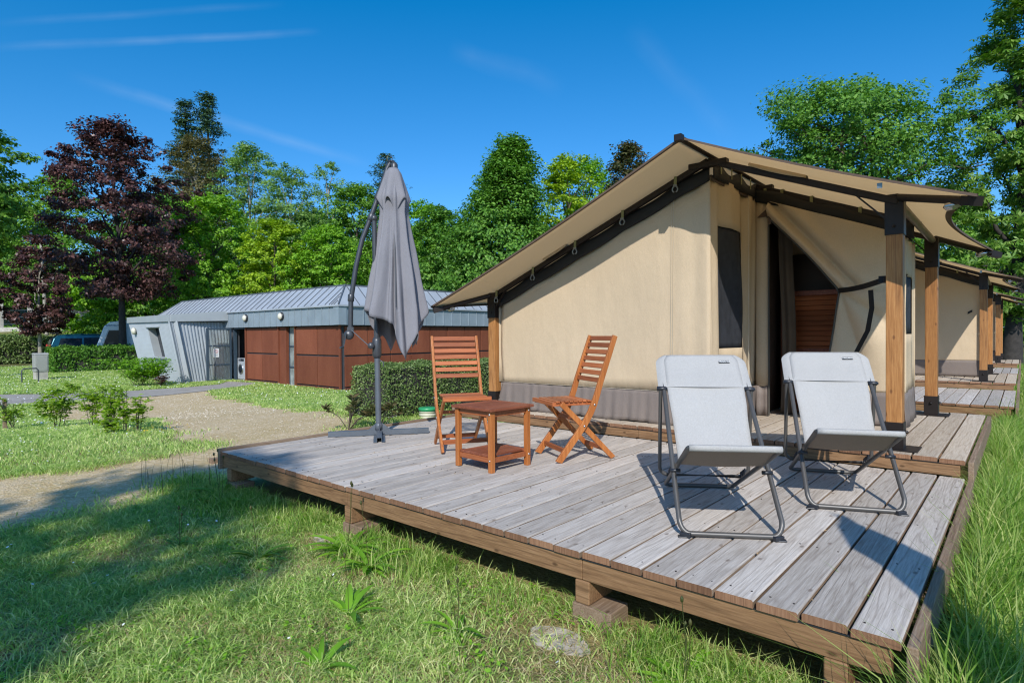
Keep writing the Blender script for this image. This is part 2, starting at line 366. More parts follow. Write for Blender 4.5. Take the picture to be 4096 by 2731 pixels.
gr = k.n('ShaderNodeAttribute', attribute_name='gravel').outputs['Fac']; dr = k.n('ShaderNodeAttribute', attribute_name='dry').outputs['Fac']
n1 = k.noise(ob, 1.4, 6, .65); n2 = k.noise(ob, 14, 5, .7); n3 = k.noise(ob, 90, 3, .7); n4 = k.noise(ob, .5, 3)
gm = k.math('ADD', gr, k.math('MULTIPLY', k.math('SUBTRACT', k.math('ADD', k.math('MULTIPLY', n1, .6), k.math('MULTIPLY', n2, .5)), .55), 1.3))
gm = k.math('MULTIPLY', k.math('SUBTRACT', gm, .35), 4.0, clamp=True)
grass_c = k.mix(k.math('MULTIPLY', k.math('SUBTRACT', n2, .35), 2.2, clamp=True), k.ramp(n1, [(.3, (.10,.13,.035)), (.7, (.17,.18,.06))]), k.ramp(n3, [(.3, (.09,.075,.035)), (.7, (.26,.20,.10))]))
grass_c = k.mix(k.math('MULTIPLY', dr, k.math('MULTIPLY', n1, 1.4, clamp=True)), grass_c, (.30,.24,.10))
vo = k.n('ShaderNodeTexVoronoi', {'Scale': 38.0}); k.l(ob, vo.inputs['Vector'])
peb = k.ramp(vo.outputs['Color'], [(.1, (.36,.26,.15)), (.5, (.55,.43,.27)), (.9, (.76,.66,.50))])
grav_c = k.mix(.55, peb, k.ramp(n1, [(.3, (.48,.35,.14)), (.55, (.60,.45,.25)), (.75, (.66,.53,.35))]))
grav_c = k.mix(k.math('MULTIPLY', k.math('SUBTRACT', n2, .56), 5.0, clamp=True), grav_c, (.27,.25,.09))
k.col(k.mix(gm, grass_c, grav_c)); k.set(.95, 0, .1); k.bump(k.math('ADD', n3, k.math('MULTIPLY', vo.outputs['Distance'], .8)), .6, .02)
ground = np_mesh('ground', V, Q, [], k.m, smooth=True)
gs = polymask(X, Y, GRAVEL).ravel()
at_ = ground.data.attributes.new('gravel', 'FLOAT', 'POINT'); at_.data.foreach_set('value', np.clip(gs*1.6+.5, 0, 1).astype(np.float32))
dry = np.clip(1-np.abs(gs+.8)/1.8, 0, 1)*(X.ravel() < -2); dry = np.maximum(dry, np.clip(1-np.abs(Y.ravel()+.05)/.35, 0, 1)*((X.ravel() > 1) & (X.ravel() < 5)))
dry = np.maximum(dry, .75*((X.ravel() > -.3) & (X.ravel() < 4.8) & (Y.ravel() > -.05) & (Y.ravel() < 6)))
at_ = ground.data.attributes.new('dry', 'FLOAT', 'POINT'); at_.data.foreach_set('value', dry.astype(np.float32))
tag(ground, kind='structure')
PATHP = np.array([(-18.6,8.3),(-17.3,7.4),(-16.93,6.15),(-17.26,4.52),(-17.9,3.0),(-19.5,1.0),(-23,-3),(-30,-8),(-22,-10),(-17,-3),(-15.3,1.0),(-14.7,2.75),(-14.6,4.2),(-15.1,5.9),(-15.9,7.7),(-17.0,8.6)])
def draped(name, left, right, mat, lift=.012, n=40):
    mb = MB(); L = [Vector((*p, 0)) for p in left]; Rr = [Vector((*p, 0)) for p in right]
    def lerp(P, t): t *= len(P)-1; i = min(int(t), len(P)-2); return P[i].lerp(P[i+1], t-i)
    def fn(u, v):
        a, b = lerp(L, v), lerp(Rr, v); p = a.lerp(b, u); return (p.x, p.y, float(zg(p.x, p.y))+lift)
    mb.grid(fn, 6, n); o = mb.build(name, mat); tag(o, kind='structure'); return o
draped('footpath', [(-18.6,8.3),(-17.3,7.4),(-16.93,6.15),(-17.26,4.52),(-17.9,3.0),(-19.5,1.0),(-23,-3),(-30,-8)], [(-17.0,8.6),(-15.9,7.7),(-15.1,5.9),(-14.6,4.2),(-14.7,2.75),(-15.3,1.0),(-17,-3),(-22,-10)], pathm)
draped('road', [(-95,-30),(-66.5,7.8),(-59.5,14.8),(-48,26),(-30,46)], [(-98,-28),(-69,10.5),(-62,17.5),(-50.5,28.7),(-32,49)], asph, .05)

# ------------------------------------------------------------------ decks
def make_deck(name, x0, x1, y0, y1, ztop, mats, fascia_h, kerb):
    """boards along y; returns root"""
    root = empty(name, (x0, y0, 0)); W = x1-x0; L = y1-y0; n = round(W/.15); p = W/n
    mb = MB(); t = .030
    for i in range(n):
        a = i*p+.005+random.uniform(0,.002); b = (i+1)*p-.005; e0 = random.uniform(-.004,.006); z = ztop+random.uniform(-.0025,.0022); c = .006
        prof = [(a,z-t),(a,z-c),(a+c*.35,z-c*.35),(a+c,z),(b-c,z),(b-c*.35,z-c*.35),(b,z-c),(b,z-t)]
        m = len(prof); vs = [(q_[0], e0, q_[1]) for q_ in prof]+[(q_[0], L-.004, q_[1]) for q_ in prof]
        mb.add(vs, [(k_, (k_+1) % m, m+(k_+1) % m, m+k_) for k_ in range(m) if k_ not in (0, m-2)], 0); mb.add(vs, [(k_, (k_+1) % m, m+(k_+1) % m, m+k_) for k_ in (0, m-2)], 2)
        mb.add(vs, [tuple(range(m))[::-1], tuple(range(m, 2*m))], 1)
    o = mb.build('boards', mats[:2]+[beam_y], root)
    f = MB(); cuts = [0, .375*W, .75*W, W-.03] if name == 'lower_deck' else [0, W*.5, W-.03]
    zt = ztop-t-.006
    for a, b in zip(cuts[:-1], cuts[1:]):
        fo = MB(); fo.box(((a+b)/2, .012+.02, zt-fascia_h/2), (b-a-.003, .04, fascia_h)); fo.build('front_beam', mats[2], root, bevel=.003)
    sb = MB(); h = t+.006+fascia_h+.02
    sb.box((W+.026, L/2-.01, ztop-.006-h/2), (.032, L+.0, h)); sb.build('side_beam', beam_y, root, bevel=.004)
    lb = MB(); lb.box((-.024, L/2-.004, ztop+kerb-(h+kerb)/2), (.036, L+.012, h+kerb)); lb.build('side_beam', beam_y, root, bevel=.003)
    lin = MB(); lin.box((W/2, .026, ztop-t-.003), (W-.02, .04, .004)); lin.build('damp_strip', blackp, root)
    return root
deck = make_deck('lower_deck', 0, 4.8, 0, 2.69, 0, [deck_m, end_m, beam_x], .092, .022)
tag(deck, 'wide weathered grey board terrace in the foreground carrying all the furniture', 'deck')
for xs in (.14, 1.83, 3.62, 4.63):       # joists and footing blocks
    for j, yy in enumerate((.06, 1.4, 2.6)):
        b = MB(); ground_z = float(zg(xs, yy)); b.box((xs-.02, yy+.05, -.130-.052), (.075, .20, .104))
        b.build('joist_end', beam_x, deck, bevel=.006)
        b2 = MB(); hh = -.236-ground_z+.05; b2.box((xs+.03, yy+.02, -.236-hh/2), (.20, .15, hh)); b2.build('footing_block', beam_y, deck, bevel=.005)
sc_ = MB()
for i_ in range(32):
    for yy in (.07, .72, 1.37, 2.02, 2.60):
        for xo in (.035, .115): sc_.lathe([(.0042,-.002),(.0042,.0012)], (i_*.15+xo+random.uniform(-.003,.003), yy+random.uniform(-.006,.006), 0), 6)
tag(sc_.build('screws', steel, deck), kind='stuff')
for xs in (.14, 1.83, 3.62, 4.63): jo = MB(); jo.box((xs-.02, 1.45, -.178), (.07, 2.45, .09)); jo.build('joist', beam_y, deck)
for c_ in kids(deck):
    c_.location = (-deck.location[0], -deck.location[1], 0) if c_.name.startswith(('joist', 'footing')) else c_.location
plat = make_deck('raised_platform', 0, 4.8, 2.70, 5.50, .116, [plat_m, end_m, beam_x], .078, .0)
tag(plat, 'raised board platform one step above the foreground terrace, under the open tent', 'deck')
for xs in (.2, 1.6, 3.1, 4.6):
    for yy in (.2, 2.6): sk = MB(); sk.box((xs, yy, -.12), (.12,.12,.45)); sk.build('footing_block', beam_x, plat)
for c_ in kids(deck)+kids(plat): pass

# ------------------------------------------------------------------ tent
ZR, XR = 2.50, 3.0
def zroof(x): return ZR-(XR-x)*.416 if x < XR else ZR-(x-XR)*.40
def make_tent(opened=True):
    t = empty('safari_tent', (0,0,.116))
    T0 = -.116
    def B(mb, name, mats, **k):
        o = mb.build(name, mats, t, **k); o.location = (0,0,T0); return o
    # posts
    PX = {(.44,2.92): 1.44, (4.375,2.92): 1.95, (.44,5.18): 1.44, (4.375,5.20): 1.90}
    for (x, y), zt in PX.items():
        p = MB(); p.box((x, y, (.13+zt-.02)/2), (.104,.104,zt-.15)); po = B(p, 'post', post_m, bevel=.006)
        f = MB(); f.box((x, y, .12), (.30,.26,.008)); f.box((x-.056, y, .215), (.007,.118,.19)); f.box((x+.056, y, .215), (.007,.118,.19)); f.box((x, y-.056, .215), (.105,.007,.19)); f.box((x, y+.056, .215), (.105,.007,.19))
        for dx, dy in ((0,-.068),(.068,0)): f.lathe([(.012,-.008),(.014,0),(.008,.012),(.001,.016)], (x+dx*1.0, y+dy, .24), 8, 0, Matrix.Rotation(R(90), 3, 'X') if dy else Matrix.Rotation(R(90), 3, 'Y'))
        fo = f.build('foot_bracket', steel, po, bevel=.002)
        c = MB(); c.box((x, y, zt-.145), (.118,.118,.29)); c.lathe([(.01,-.008),(.012,0),(.006,.01)], (x, y-.066, zt-.23), 8, 0, Matrix.Rotation(R(90), 3, 'X')); c.build('top_bracket', steel, po, bevel=.004)
    # frames (rafters) at three depths
    def rafter(y):
        m = MB(); m.bar((.40,y,zroof(.40)-.045), (XR,y,ZR-.045), .05,.05); m.bar((XR,y,ZR-.046), (4.40,y,zroof(4.40)-.046), .05,.05)
        m.box((XR,y,ZR-.075), (.34,.07,.05))
        B(m, 'rafter', steel, bevel=.006)
        b = MB(); b.bar((.47,y,1.24),(.66,y,zroof(.66)-.06),.03,.012); B(b, 'brace', steel); b = MB(); b.bar((4.34,y,1.76),(4.12,y,zroof(4.12)-.06),.03,.012); B(b, 'brace', steel)
    for y in (2.88, 4.10, 5.18): rafter(y)
    m = MB(); m.tube([(XR,2.30,ZR+.015),(XR,5.80,ZR+.015)], .026, 10); m.box((XR,2.30,ZR+.012), (.06,.06,.05)); B(m, 'ridge_pole', steel)
    m = MB(); m.tube([(4.385,2.9,1.905),(4.385,5.25,1.88)], .03, 10); B(m, 'eave_beam', pipe_m)
    m = MB(); m.tube([(.42,2.9,1.40),(.42,5.25,1.38)], .03, 10); B(m, 'eave_beam', pipe_m)
    # corner tip poles
    for a, b in (((.42,2.88,1.41),(.03,2.36,1.235)), ((4.40,2.88,1.925),(4.87,2.38,1.745)), ((.42,5.2,1.41),(.03,5.72,1.235)), ((4.40,5.2,1.905),(4.89,5.68,1.735))):
        m = MB(); m.tube([a, b], .028, 10); d = (Vector(b)-Vector(a)).normalized(); m.bar(Vector(b)-d*.10, Vector(b)+d*.01, .058,.058)
        tp = B(m, 'tip_pole', steel)
        k_ = MB(); pp = Vector(b)-d*.20+Vector((0,0,-.035)); k_.lathe([(.001,-.05),(.026,-.035),(.03,.01),(.018,.04),(.001,.055)], pp, 8, 0, Matrix.Rotation(R(80), 3, 'Y')); k_.build('ratchet', silver, tp)
    # fly sheet with catenary hems
    def fly(u, v):
        # u 0..1 left hem -> ridge (0.615) -> right hem ; v front -> rear
        xr = 4.87; xl = .01
        x = xl+(XR-xl)*(u/.615) if u < .615 else XR+(xr-XR)*((u-.615)/.385)
        s = (u/.615) if u < .615 else (u-.615)/.385
        y = 2.33+(5.74-2.33)*v
        pull = math.sin(math.pi*s)*(.035 if u < .615 else .05)      # front / rear hem curves
        y += pull*(1-v)**4 - pull*v**4
        side = math.sin(math.pi*v)
        if u < .615: x += .20*side*(1-s)**3
        else: x -= .24*side*s**3
        z = zroof(min(max(x, 0), 4.9))+.022
        z -= .018*math.sin(math.pi*s)*abs(math.cos(math.pi*(v*2.2-.35)))
        if v < .16: z -= .010*math.sin(math.pi*s)*(1-v/.16)
        return (x, y, z)
    m = MB(); m.grid(fly, 52, 30); B(m, 'fly_sheet', fly_m, solid=.004)
    m = MB()
    N = 60
    for k_ in range(N):
        for (a, b, off) in ((fly(k_/N,0), fly((k_+1)/N,0), (0,-.004,0)), (fly(1,k_/N), fly(1,(k_+1)/N), (.004,0,0)), (fly(0,k_/N), fly(0,(k_+1)/N), (-.004,0,0))):
            a = Vector(a); b = Vector(b); o = Vector(off)
            m.add([a+o+Vector((0,0,.006)), b+o+Vector((0,0,.006)), b+o-Vector((0,0,.012)), a+o-Vector((0,0,.012))], [(0,1,2,3)])
            ins = Vector((0,.03,0)) if off[1] else Vector((-.035*np.sign(off[0]),0,.035*.41*np.sign(-off[0])*-1))
            m.add([a+o-Vector((0,0,.006)), b+o-Vector((0,0,.006)), b+ins-Vector((0,0,.006)), a+ins-Vector((0,0,.006))], [(0,1,2,3)])
    B(m, 'hem_band', hem_m, solid=.002, fixn=False)
    # sleeve flaps round the front rafter
    for xa, xb in ((1.22,1.52), (3.36,3.80)):
        m = MB()
        def sl(u, v): x = xa+(xb-xa)*u; a = -1.9+3.0*v; return (x, 2.88-.045*math.sin(a+.4)-.012, zroof(x)-.045+.045*math.cos(a)*1.15-.012*math.sin(u*3.1)*(v > .8))
        m.grid(sl, 8, 10); B(m, 'sleeve_flap', canvas, solid=.003)
    # walls
    def top(x): return zroof(x)-.17
    def fw_(u, v):
        z = .42+(1)*v; x = .56+(3.0-.56)*u; zz = .42+(top(x)-.42)*v
        y = 2.93+.012*math.sin(x*3+zz*2)*math.sin(math.pi*u)+.010*math.sin((x-2.3)*26)*max(0,(x-2.45)/.55)
        x += -.03*math.sin(math.pi*v)*(1-u)
        return (x, y, zz)
    m = MB(); m.grid(fw_, 60, 14); B(m, 'front_wall', canvas, solid=.003)
    def sk_(u, v):
        x = .46+.10*v+(3.0-.46-.10*v)*u; z = .122+(.425-.122)*v; fl = (1-v)
        return (x, 2.93-.03*fl+.011*(math.sin(x*41+2*math.sin(x*7))*.6+.4*math.sin(x*67))*(.35+.65*fl), z+.008*math.sin(x*9)*fl)
    m = MB(); m.grid(sk_, 150, 8); B(m, 'skirt', taupe, solid=.003)
    # black band between wall and rafter
    def band(y0, xa, xb, name='top_band'):
        m = MB()
        def f(u, v):
            x = xa+(xb-xa)*u; sc = .018*abs(math.sin((x-.5)*math.pi/.55)); zt = zroof(x)-.052; zb = top(x)-.02-sc*.5
            return (x, y0-.014-.012*math.sin(math.pi*v)+.006*math.sin(x*13), zt-sc*1.3+(zb-zt+sc)*(1-v))
        m.grid(f, 60, 4); B(m, name, black, solid=.003)
    band(2.925, .5, 3.0)
    band(4.06, 3.0, 4.36)
    # return wall (plane x = 3.0) with mesh window
    wy0, wy1, wz0, wz1 = 3.11, 3.68, .82, 1.93
    rz = lambda y: 2.345+.0*y
    def rw(y, z): return (3.0+.018*math.sin(y*9+z)+.015*math.sin(y*23)*(1 if y < 3.1 or y > 3.7 else .3), y, z)
    m = MB()
    m.grid(lambda u, v: rw(2.93+(wy0-2.93)*u, .42+(rz(0)-.42)*v), 8, 14)
    m.grid(lambda u, v: rw(wy1+(4.08-wy1)*u, .42+(rz(0)-.42)*v), 12, 14)
    m.grid(lambda u, v: rw(wy0+(wy1-wy0)*u, .42+(wz0-.42)*v), 10, 5)
    m.grid(lambda u, v: rw(wy0+(wy1-wy0)*u, wz1+(rz(0)-wz1)*v), 10, 5)
    B(m, 'return_wall', canvas, solid=.003)
    m = MB(); m.grid(lambda u, v: (rw(wy0+(wy1-wy0)*u, wz0+(wz1-wz0)*v)[0]-.012+.02*math.sin(u*7+v*3)*math.sin(v*3.1), wy0+(wy1-wy0)*u, wz0+(wz1-wz0)*v), 14, 20); B(m, 'mesh_window', mesh_m, solid=.002)
    m = MB(); m.grid(lambda u, v: (3.0+.01+.016*math.sin(u*30)*(1-v), 2.93+1.15*u, .125+.30*v), 40, 5); B(m, 'skirt', taupe, solid=.003)
    m = MB(); m.grid(lambda u, v: (3.0+.015, 2.95+1.12*u, rz(0)-.02+(.12+.03*math.sin(u*14))*v), 30, 2); B(m, 'top_band', black, solid=.003)
    m = MB()                                       # stitched seams
    for x_ in (2.62, 2.64): m.bar((x_,2.92-.004,.43),(x_+.02,2.92-.004,top(x_)),.003,.002)
    for y_ in (3.78, 3.80): m.bar((3.03,y_,.43),(3.03,y_,2.3),.002,.003)
    m.bar((.56,2.918,.425),(3.0,2.918,.425),.003,.002)
    B(m, 'seam', plain('seam_thread', (.55,.48,.36), .9))
    # porch wall (y = 4.08): strip, lintel and tied-back right curtain
    D0, DT = 3.135, 2.12
    def pfold(x, z): return .018*math.sin(x*38+z*.8)
    m = MB(); m.grid(lambda u, v: (3.0+(D0-3.0)*u, 4.08-.02*math.sin(u*3.14), .42+(top(3.07)-.42)*v), 8, 10)
    m.grid(lambda u, v: (D0+(4.32-D0)*u, 4.08-.03*math.sin(math.pi*u)*(1-v), DT+(top(D0+(4.32-D0)*u)-DT)*v) if top(D0+(4.32-D0)*u) > DT else (D0+(4.32-D0)*u, 4.08, DT-.0005), 20, 4) if False else None
    B(m, 'porch_wall', canvas, solid=.003)
    m = MB(); m.grid(lambda u, v: (3.0+(D0-3.0)*u, 4.07-.01*math.sin(u*9), .125+.30*v), 6, 3); B(m, 'skirt', taupe, solid=.003)
    tie = Vector((3.80, 4.02, 1.345))
    def edge(z):
        if not opened: return D0
        if z >= DT: return D0
        if z >= tie.z: return D0+(tie.x-D0)*(DT-z)/(DT-tie.z)+.02*math.sin((z-tie.z)/(DT-tie.z)*3.14)
        if z >= .75: return tie.x-.09*(tie.z-z)/(tie.z-.75)
        return 3.71-.13*(.75-z)/.62
    def cur(u, z):
        xl = edge(z); x = xl+(4.30-xl)*u
        d = math.hypot(x-tie.x, (z-tie.z)); ang = math.atan2(z-tie.z, x-tie.x+1e-6)
        if not opened: return (x, 4.07-.03*math.sin(math.pi*u)*math.sin(z*1.5), z)
        amp = min(d, .55)*.16*(1-u*.6)*(1 if z < tie.z else .30)
        fold = 0
        if z > tie.z:
            Lx, Lz = tie.x-D0, tie.z-DT; Ln = math.hypot(Lx, Lz); pp = ((x-D0)*(-Lz)+(z-DT)*Lx)/Ln; fold = -.06*math.exp(-((pp-.05)/.035)**2)+.03*math.exp(-((pp-.12)/.03)**2)-.03*math.exp(-((pp-.2)/.05)**2)
        y = 4.06+fold-.10*math.exp(-(d/.35)**2)-amp*abs(math.sin(ang*(5.0 if z < tie.z else 3.2)+.3))-.04*math.sin(math.pi*u)
        return (x, y, z)
    m = MB(); n_v = 50
    def cg(u, v):
        z = .42+(2.33-.42)*v; p = cur(u, z); zt = top(p[0]) if p[0] > 3 else 2.33
        if p[2] > zt: p = (p[0], p[1], zt)
        return p
    m.grid(cg, 100, n_v+30); B(m, 'door_curtain', canvas, solid=.003)
    m = MB(); m.grid(lambda u, v: cur(u, .125+.297*v), 40, 6); B(m, 'skirt', taupe, solid=.003)
    m = MB(); zs = [.13+i*(DT-.13)/40 for i in range(41)]
    m.tube([(edge(z)-.004, cur(0, z)[1]-.008, z) for z in zs], .009, 6); m.tube([(D0+.004, 4.05, z) for z in zs], .009, 6); B(m, 'zip', plain('zip_grey', (.06,.055,.045), .6))
    m = MB(); m.add([(3.03,4.035,DT+.005),(3.25,4.035,DT+.005),(3.145,4.035,DT+.10),(3.03,4.05,DT+.005),(3.25,4.05,DT+.005),(3.145,4.05,DT+.10)], [(0,1,2),(5,4,3),(0,3,4,1),(1,4,5,2),(2,5,3,0)]); m.box((3.16,4.02,DT-.04),(.03,.02,.08)); B(m, 'gusset_patch', hem_m)
    m = MB(); P0 = (tie if opened else Vector((4.12,4.06,1.33)))+Vector((-.02,-.06,0)); P1 = Vector((4.318,2.96,1.355))
    pts = [P0.lerp(P1, i/10)+Vector((0,0,-.018*math.sin(math.pi*i/10))) for i in range(11)]
    if not opened: pts = [Vector((4.10,4.0,1.30)), Vector((4.17,4.0,1.34))]
    for a, b in zip(pts[:-1], pts[1:]): m.add([a+Vector((0,0,.022)), b+Vector((0,0,.022)), b-Vector((0,0,.022)), a-Vector((0,0,.022))], [(0,1,2,3)])
    h = P0.lerp(P1, .72); pr = [h+Vector((0,-.01,-.06)), h+Vector((.01,-.02,-.2)), h+Vector((-.02,-.01,-.38)), h+Vector((-.10,.0,-.55))]
    if not opened: pr = pr[:1]
    for a, b in zip(pr[:-1], pr[1:]): m.add([a+Vector((-.02,.02,0)), a+Vector((.02,-.02,0)), b+Vector((.02,-.02,0)), b+Vector((-.02,.02,0))], [(0,1,2,3)])
    if opened: m.box(P0.lerp(P1,.93), (.05,.03,.05))
    B(m, 'tie_strap', black, solid=.003)
    # right wall with window
    a0, a1, c0, c1 = 4.02, 4.74, .94, 1.47
    def rwx(y, z): return 4.30-.05*math.sin(math.pi*(y-4.0)/1.25)*.6+.012*math.sin(y*17)
    m = MB()
    for ya, yb, za, zb in ((3.98,a0,.42,1.80),(a1,4.80,.42,1.80),(a0,a1,.42,c0),(a0,a1,c1,1.80)):
        m.grid(lambda u, v: (rwx(ya+(yb-ya)*u, za+(zb-za)*v), ya+(yb-ya)*u, za+(zb-za)*v), 10, 6)
    B(m, 'side_wall', canvas, solid=.003)
    m = MB(); m.grid(lambda u, v: (rwx(a0+(a1-a0)*u, 0)-.01, a0+(a1-a0)*u, c0+(c1-c0)*v), 12, 6); B(m, 'mesh_window', mesh_m, solid=.002)
    m = MB(); m.grid(lambda u, v: (rwx(3.98+.82*u, 0)+.02*(1-v), 3.98+.82*u, .125+.30*v), 20, 4); B(m, 'skirt', taupe, solid=.003)
    # left wall, back wall, inner ceiling
    m = MB(); m.grid(lambda u, v: (.50, 2.93+1.87*u, .42+(1.30-.42)*v), 12, 4); m.grid(lambda u, v: (.50+3.78*u, 4.80, .42+(top(.50+3.78*u)-.42)*v), 20, 4); B(m, 'rear_wall', canvas, solid=.003)
    m = MB(); m.grid(lambda u, v: (.49, 2.93+1.88*u, .125+.30*v), 12, 2); m.grid(lambda u, v: (.50+3.78*u, 4.81, .125+.30*v), 20, 2); B(m, 'skirt', taupe, solid=.003)
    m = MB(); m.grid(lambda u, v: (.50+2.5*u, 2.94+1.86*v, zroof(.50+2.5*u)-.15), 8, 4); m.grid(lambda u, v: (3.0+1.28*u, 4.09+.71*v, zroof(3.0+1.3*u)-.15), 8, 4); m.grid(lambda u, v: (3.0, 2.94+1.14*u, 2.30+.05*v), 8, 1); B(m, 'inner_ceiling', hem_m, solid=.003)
    shade_m = plain('interior_shade', (.11,.072,.05), .9)  # dark brown stands for the shade inside the closed tent
    m = MB(); m.grid(lambda u, v: (3.02+1.22*u, 4.78, .125+1.68*v), 4, 4); m.grid(lambda u, v: (4.22, 4.12+.66*u, .125+1.68*v), 4, 4); m.grid(lambda u, v: (3.03, 4.12+.66*u, .125+2.1*v), 4, 4); m.grid(lambda u, v: (3.02+1.2*u, 4.12+.66*v, zroof(3.02+1.24*u)-.20), 4, 4); B(m, 'interior_shade', shade_m, solid=.003)  # added dark sheets that keep the doorway interior looking unlit
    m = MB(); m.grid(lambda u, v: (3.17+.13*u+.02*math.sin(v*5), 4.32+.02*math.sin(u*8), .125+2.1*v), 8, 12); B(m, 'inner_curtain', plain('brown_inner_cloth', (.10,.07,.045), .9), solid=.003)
    # straps with rings
    def buckle(x, y, dz=.0):
        m = MB(); zz = zroof(x)-.045
        m.add([(x-.014,y-.032,zz+.03),(x+.014,y-.032,zz+.03),(x+.014,y-.036,zz-.05),(x-.014,y-.036,zz-.05)], [(0,1,2,3)])
        m.add([(x-.014,y-.032,zz+.03),(x+.014,y-.032,zz+.03),(x+.014,y+.03,zz+.03),(x-.014,y+.03,zz+.03)], [(0,1,2,3)])
        o = B(m, 'strap', strapm, solid=.003)
        r_ = MB(); r_.tube([(x+.026*math.cos(a), y-.042, zz-.085+.026*math.sin(a)) for a in [i*math.pi/6 for i in range(13)]], .007, 6); r_.box((x, y-.04, zz-.052), (.036,.01,.018)); r_.build('ring', ringm, o)
    for x in (.54,1.07,1.62,2.17,2.71): buckle(x, 2.88)
    for x in (3.10,3.26,3.53,3.94): buckle(x, 4.10)
    for y in (3.1,3.35,3.6,3.85):
        m = MB(); m.add([(3.03,y-.012,ZR-.02),(3.03,y+.012,ZR-.02),(3.03,y+.012,2.38),(3.03,y-.012,2.38)], [(0,1,2,3)]); B(m, 'strap', strapm, solid=.003)
    m = MB(); m.box((4.36,2.392,1.925), (.03,.003,.035)); B(m, 'care_tag', ringm)
    return t
tent = make_tent()
tag(tent, 'large tan canvas tent with open tied-back doorway in the foreground', 'tent', 'tan canvas tents in a row')
tent_labels = ['second tan canvas tent in the row, directly behind the big open one', 'farthest tan tent in the row, mostly hidden by the second one', 'farthest tan tent in the row, only its posts showing']
deck_labels = ['grey lower step deck in front of the second tent', 'grey lower deck in front of the third tent', 'lower deck in front of the farthest tent']
plat_labels = ['raised board platform under the second tent', 'raised board platform under the third tent', 'raised board platform under the farthest tent']
deck['group'] = 'lower decks of the tents'; plat['group'] = 'raised platforms of the tents'
tent2 = make_tent(False); tag(tent2, tent_labels[0], 'tent', 'tan canvas tents in a row')
for i in range(2):
    off = Vector((.2, 7.7*(i+1), 0))
    c = tent2 if i == 0 else copy_tree(tent2); c.location = tent.location+off; c['label'] = tent_labels[i]
    c = copy_tree(deck); c.location = deck.location+off; c['label'] = deck_labels[i]
    c = copy_tree(plat); c.location = plat.location+off; c['label'] = plat_labels[i]
# louvred cabinet inside
cb_ = empty('louvred_cabinet', (3.44,4.68,.118)); tag(cb_, 'dark wooden louvred cabinet standing inside the open tent', 'cabinet')
m = MB()
for x in (-.31,.31): m.box((x,-.10,.64), (.05,.045,1.26))
m.box((0,-.10,1.255), (.66,.045,.05)); m.box((0,-.10,.04), (.58,.04,.06)); m.box((0,-.1,.66),(.57,.04,.03)); m.build('frame', teak_d, cb_, bevel=.003)
m = MB()
for i in range(22): m.box((0,-.095,.10+i*.0525), (.565,.008,.05), M=Matrix.Rotation(R(-28), 3, 'X'))
m.build('louvres', teak, cb_)
m = MB(); m.box((0,-.02,.64), (.66,.10,1.28)); m.build('case', teak_d, cb_)

# ------------------------------------------------------------------ wooden folding chairs
def seg_path(P, w_, t_, x, mb, mat=0):
    """board following profile P (y,z) of width w_ (in profile plane) and thickness t_ along x"""
    n = len(P); L = []; Rr = []
    for i, p in enumerate(P):
        a = Vector(P[max(i-1,0)]); b = Vector(P[min(i+1,n-1)]); d = (b-a).normalized(); nn = Vector((-d.y, d.x)); ww = w_[i] if isinstance(w_, list) else w_
        L.append((p[0]+nn.x*ww/2, p[1]+nn.y*ww/2)); Rr.append((p[0]-nn.x*ww/2, p[1]-nn.y*ww/2))
    L[0] = (L[0][0], max(L[0][1], P[0][1])); 
    for i in range(n-1):
        pass
    vs = [(x-t_/2, *q_) for q_ in L]+[(x-t_/2, *q_) for q_ in Rr]+[(x+t_/2, *q_) for q_ in L]+[(x+t_/2, *q_) for q_ in Rr]
    fs = []
    for i in range(n-1):
        fs += [(i,i+1,n+i+1,n+i), (2*n+i,3*n+i,3*n+i+1,2*n+i+1), (i,2*n+i,2*n+i+1,i+1), (n+i,n+i+1,3*n+i+1,3*n+i)]
    fs += [(0,n,3*n,2*n), (n-1,3*n-1,4*n-1,2*n-1)]
    mb.add(vs, fs, mat)
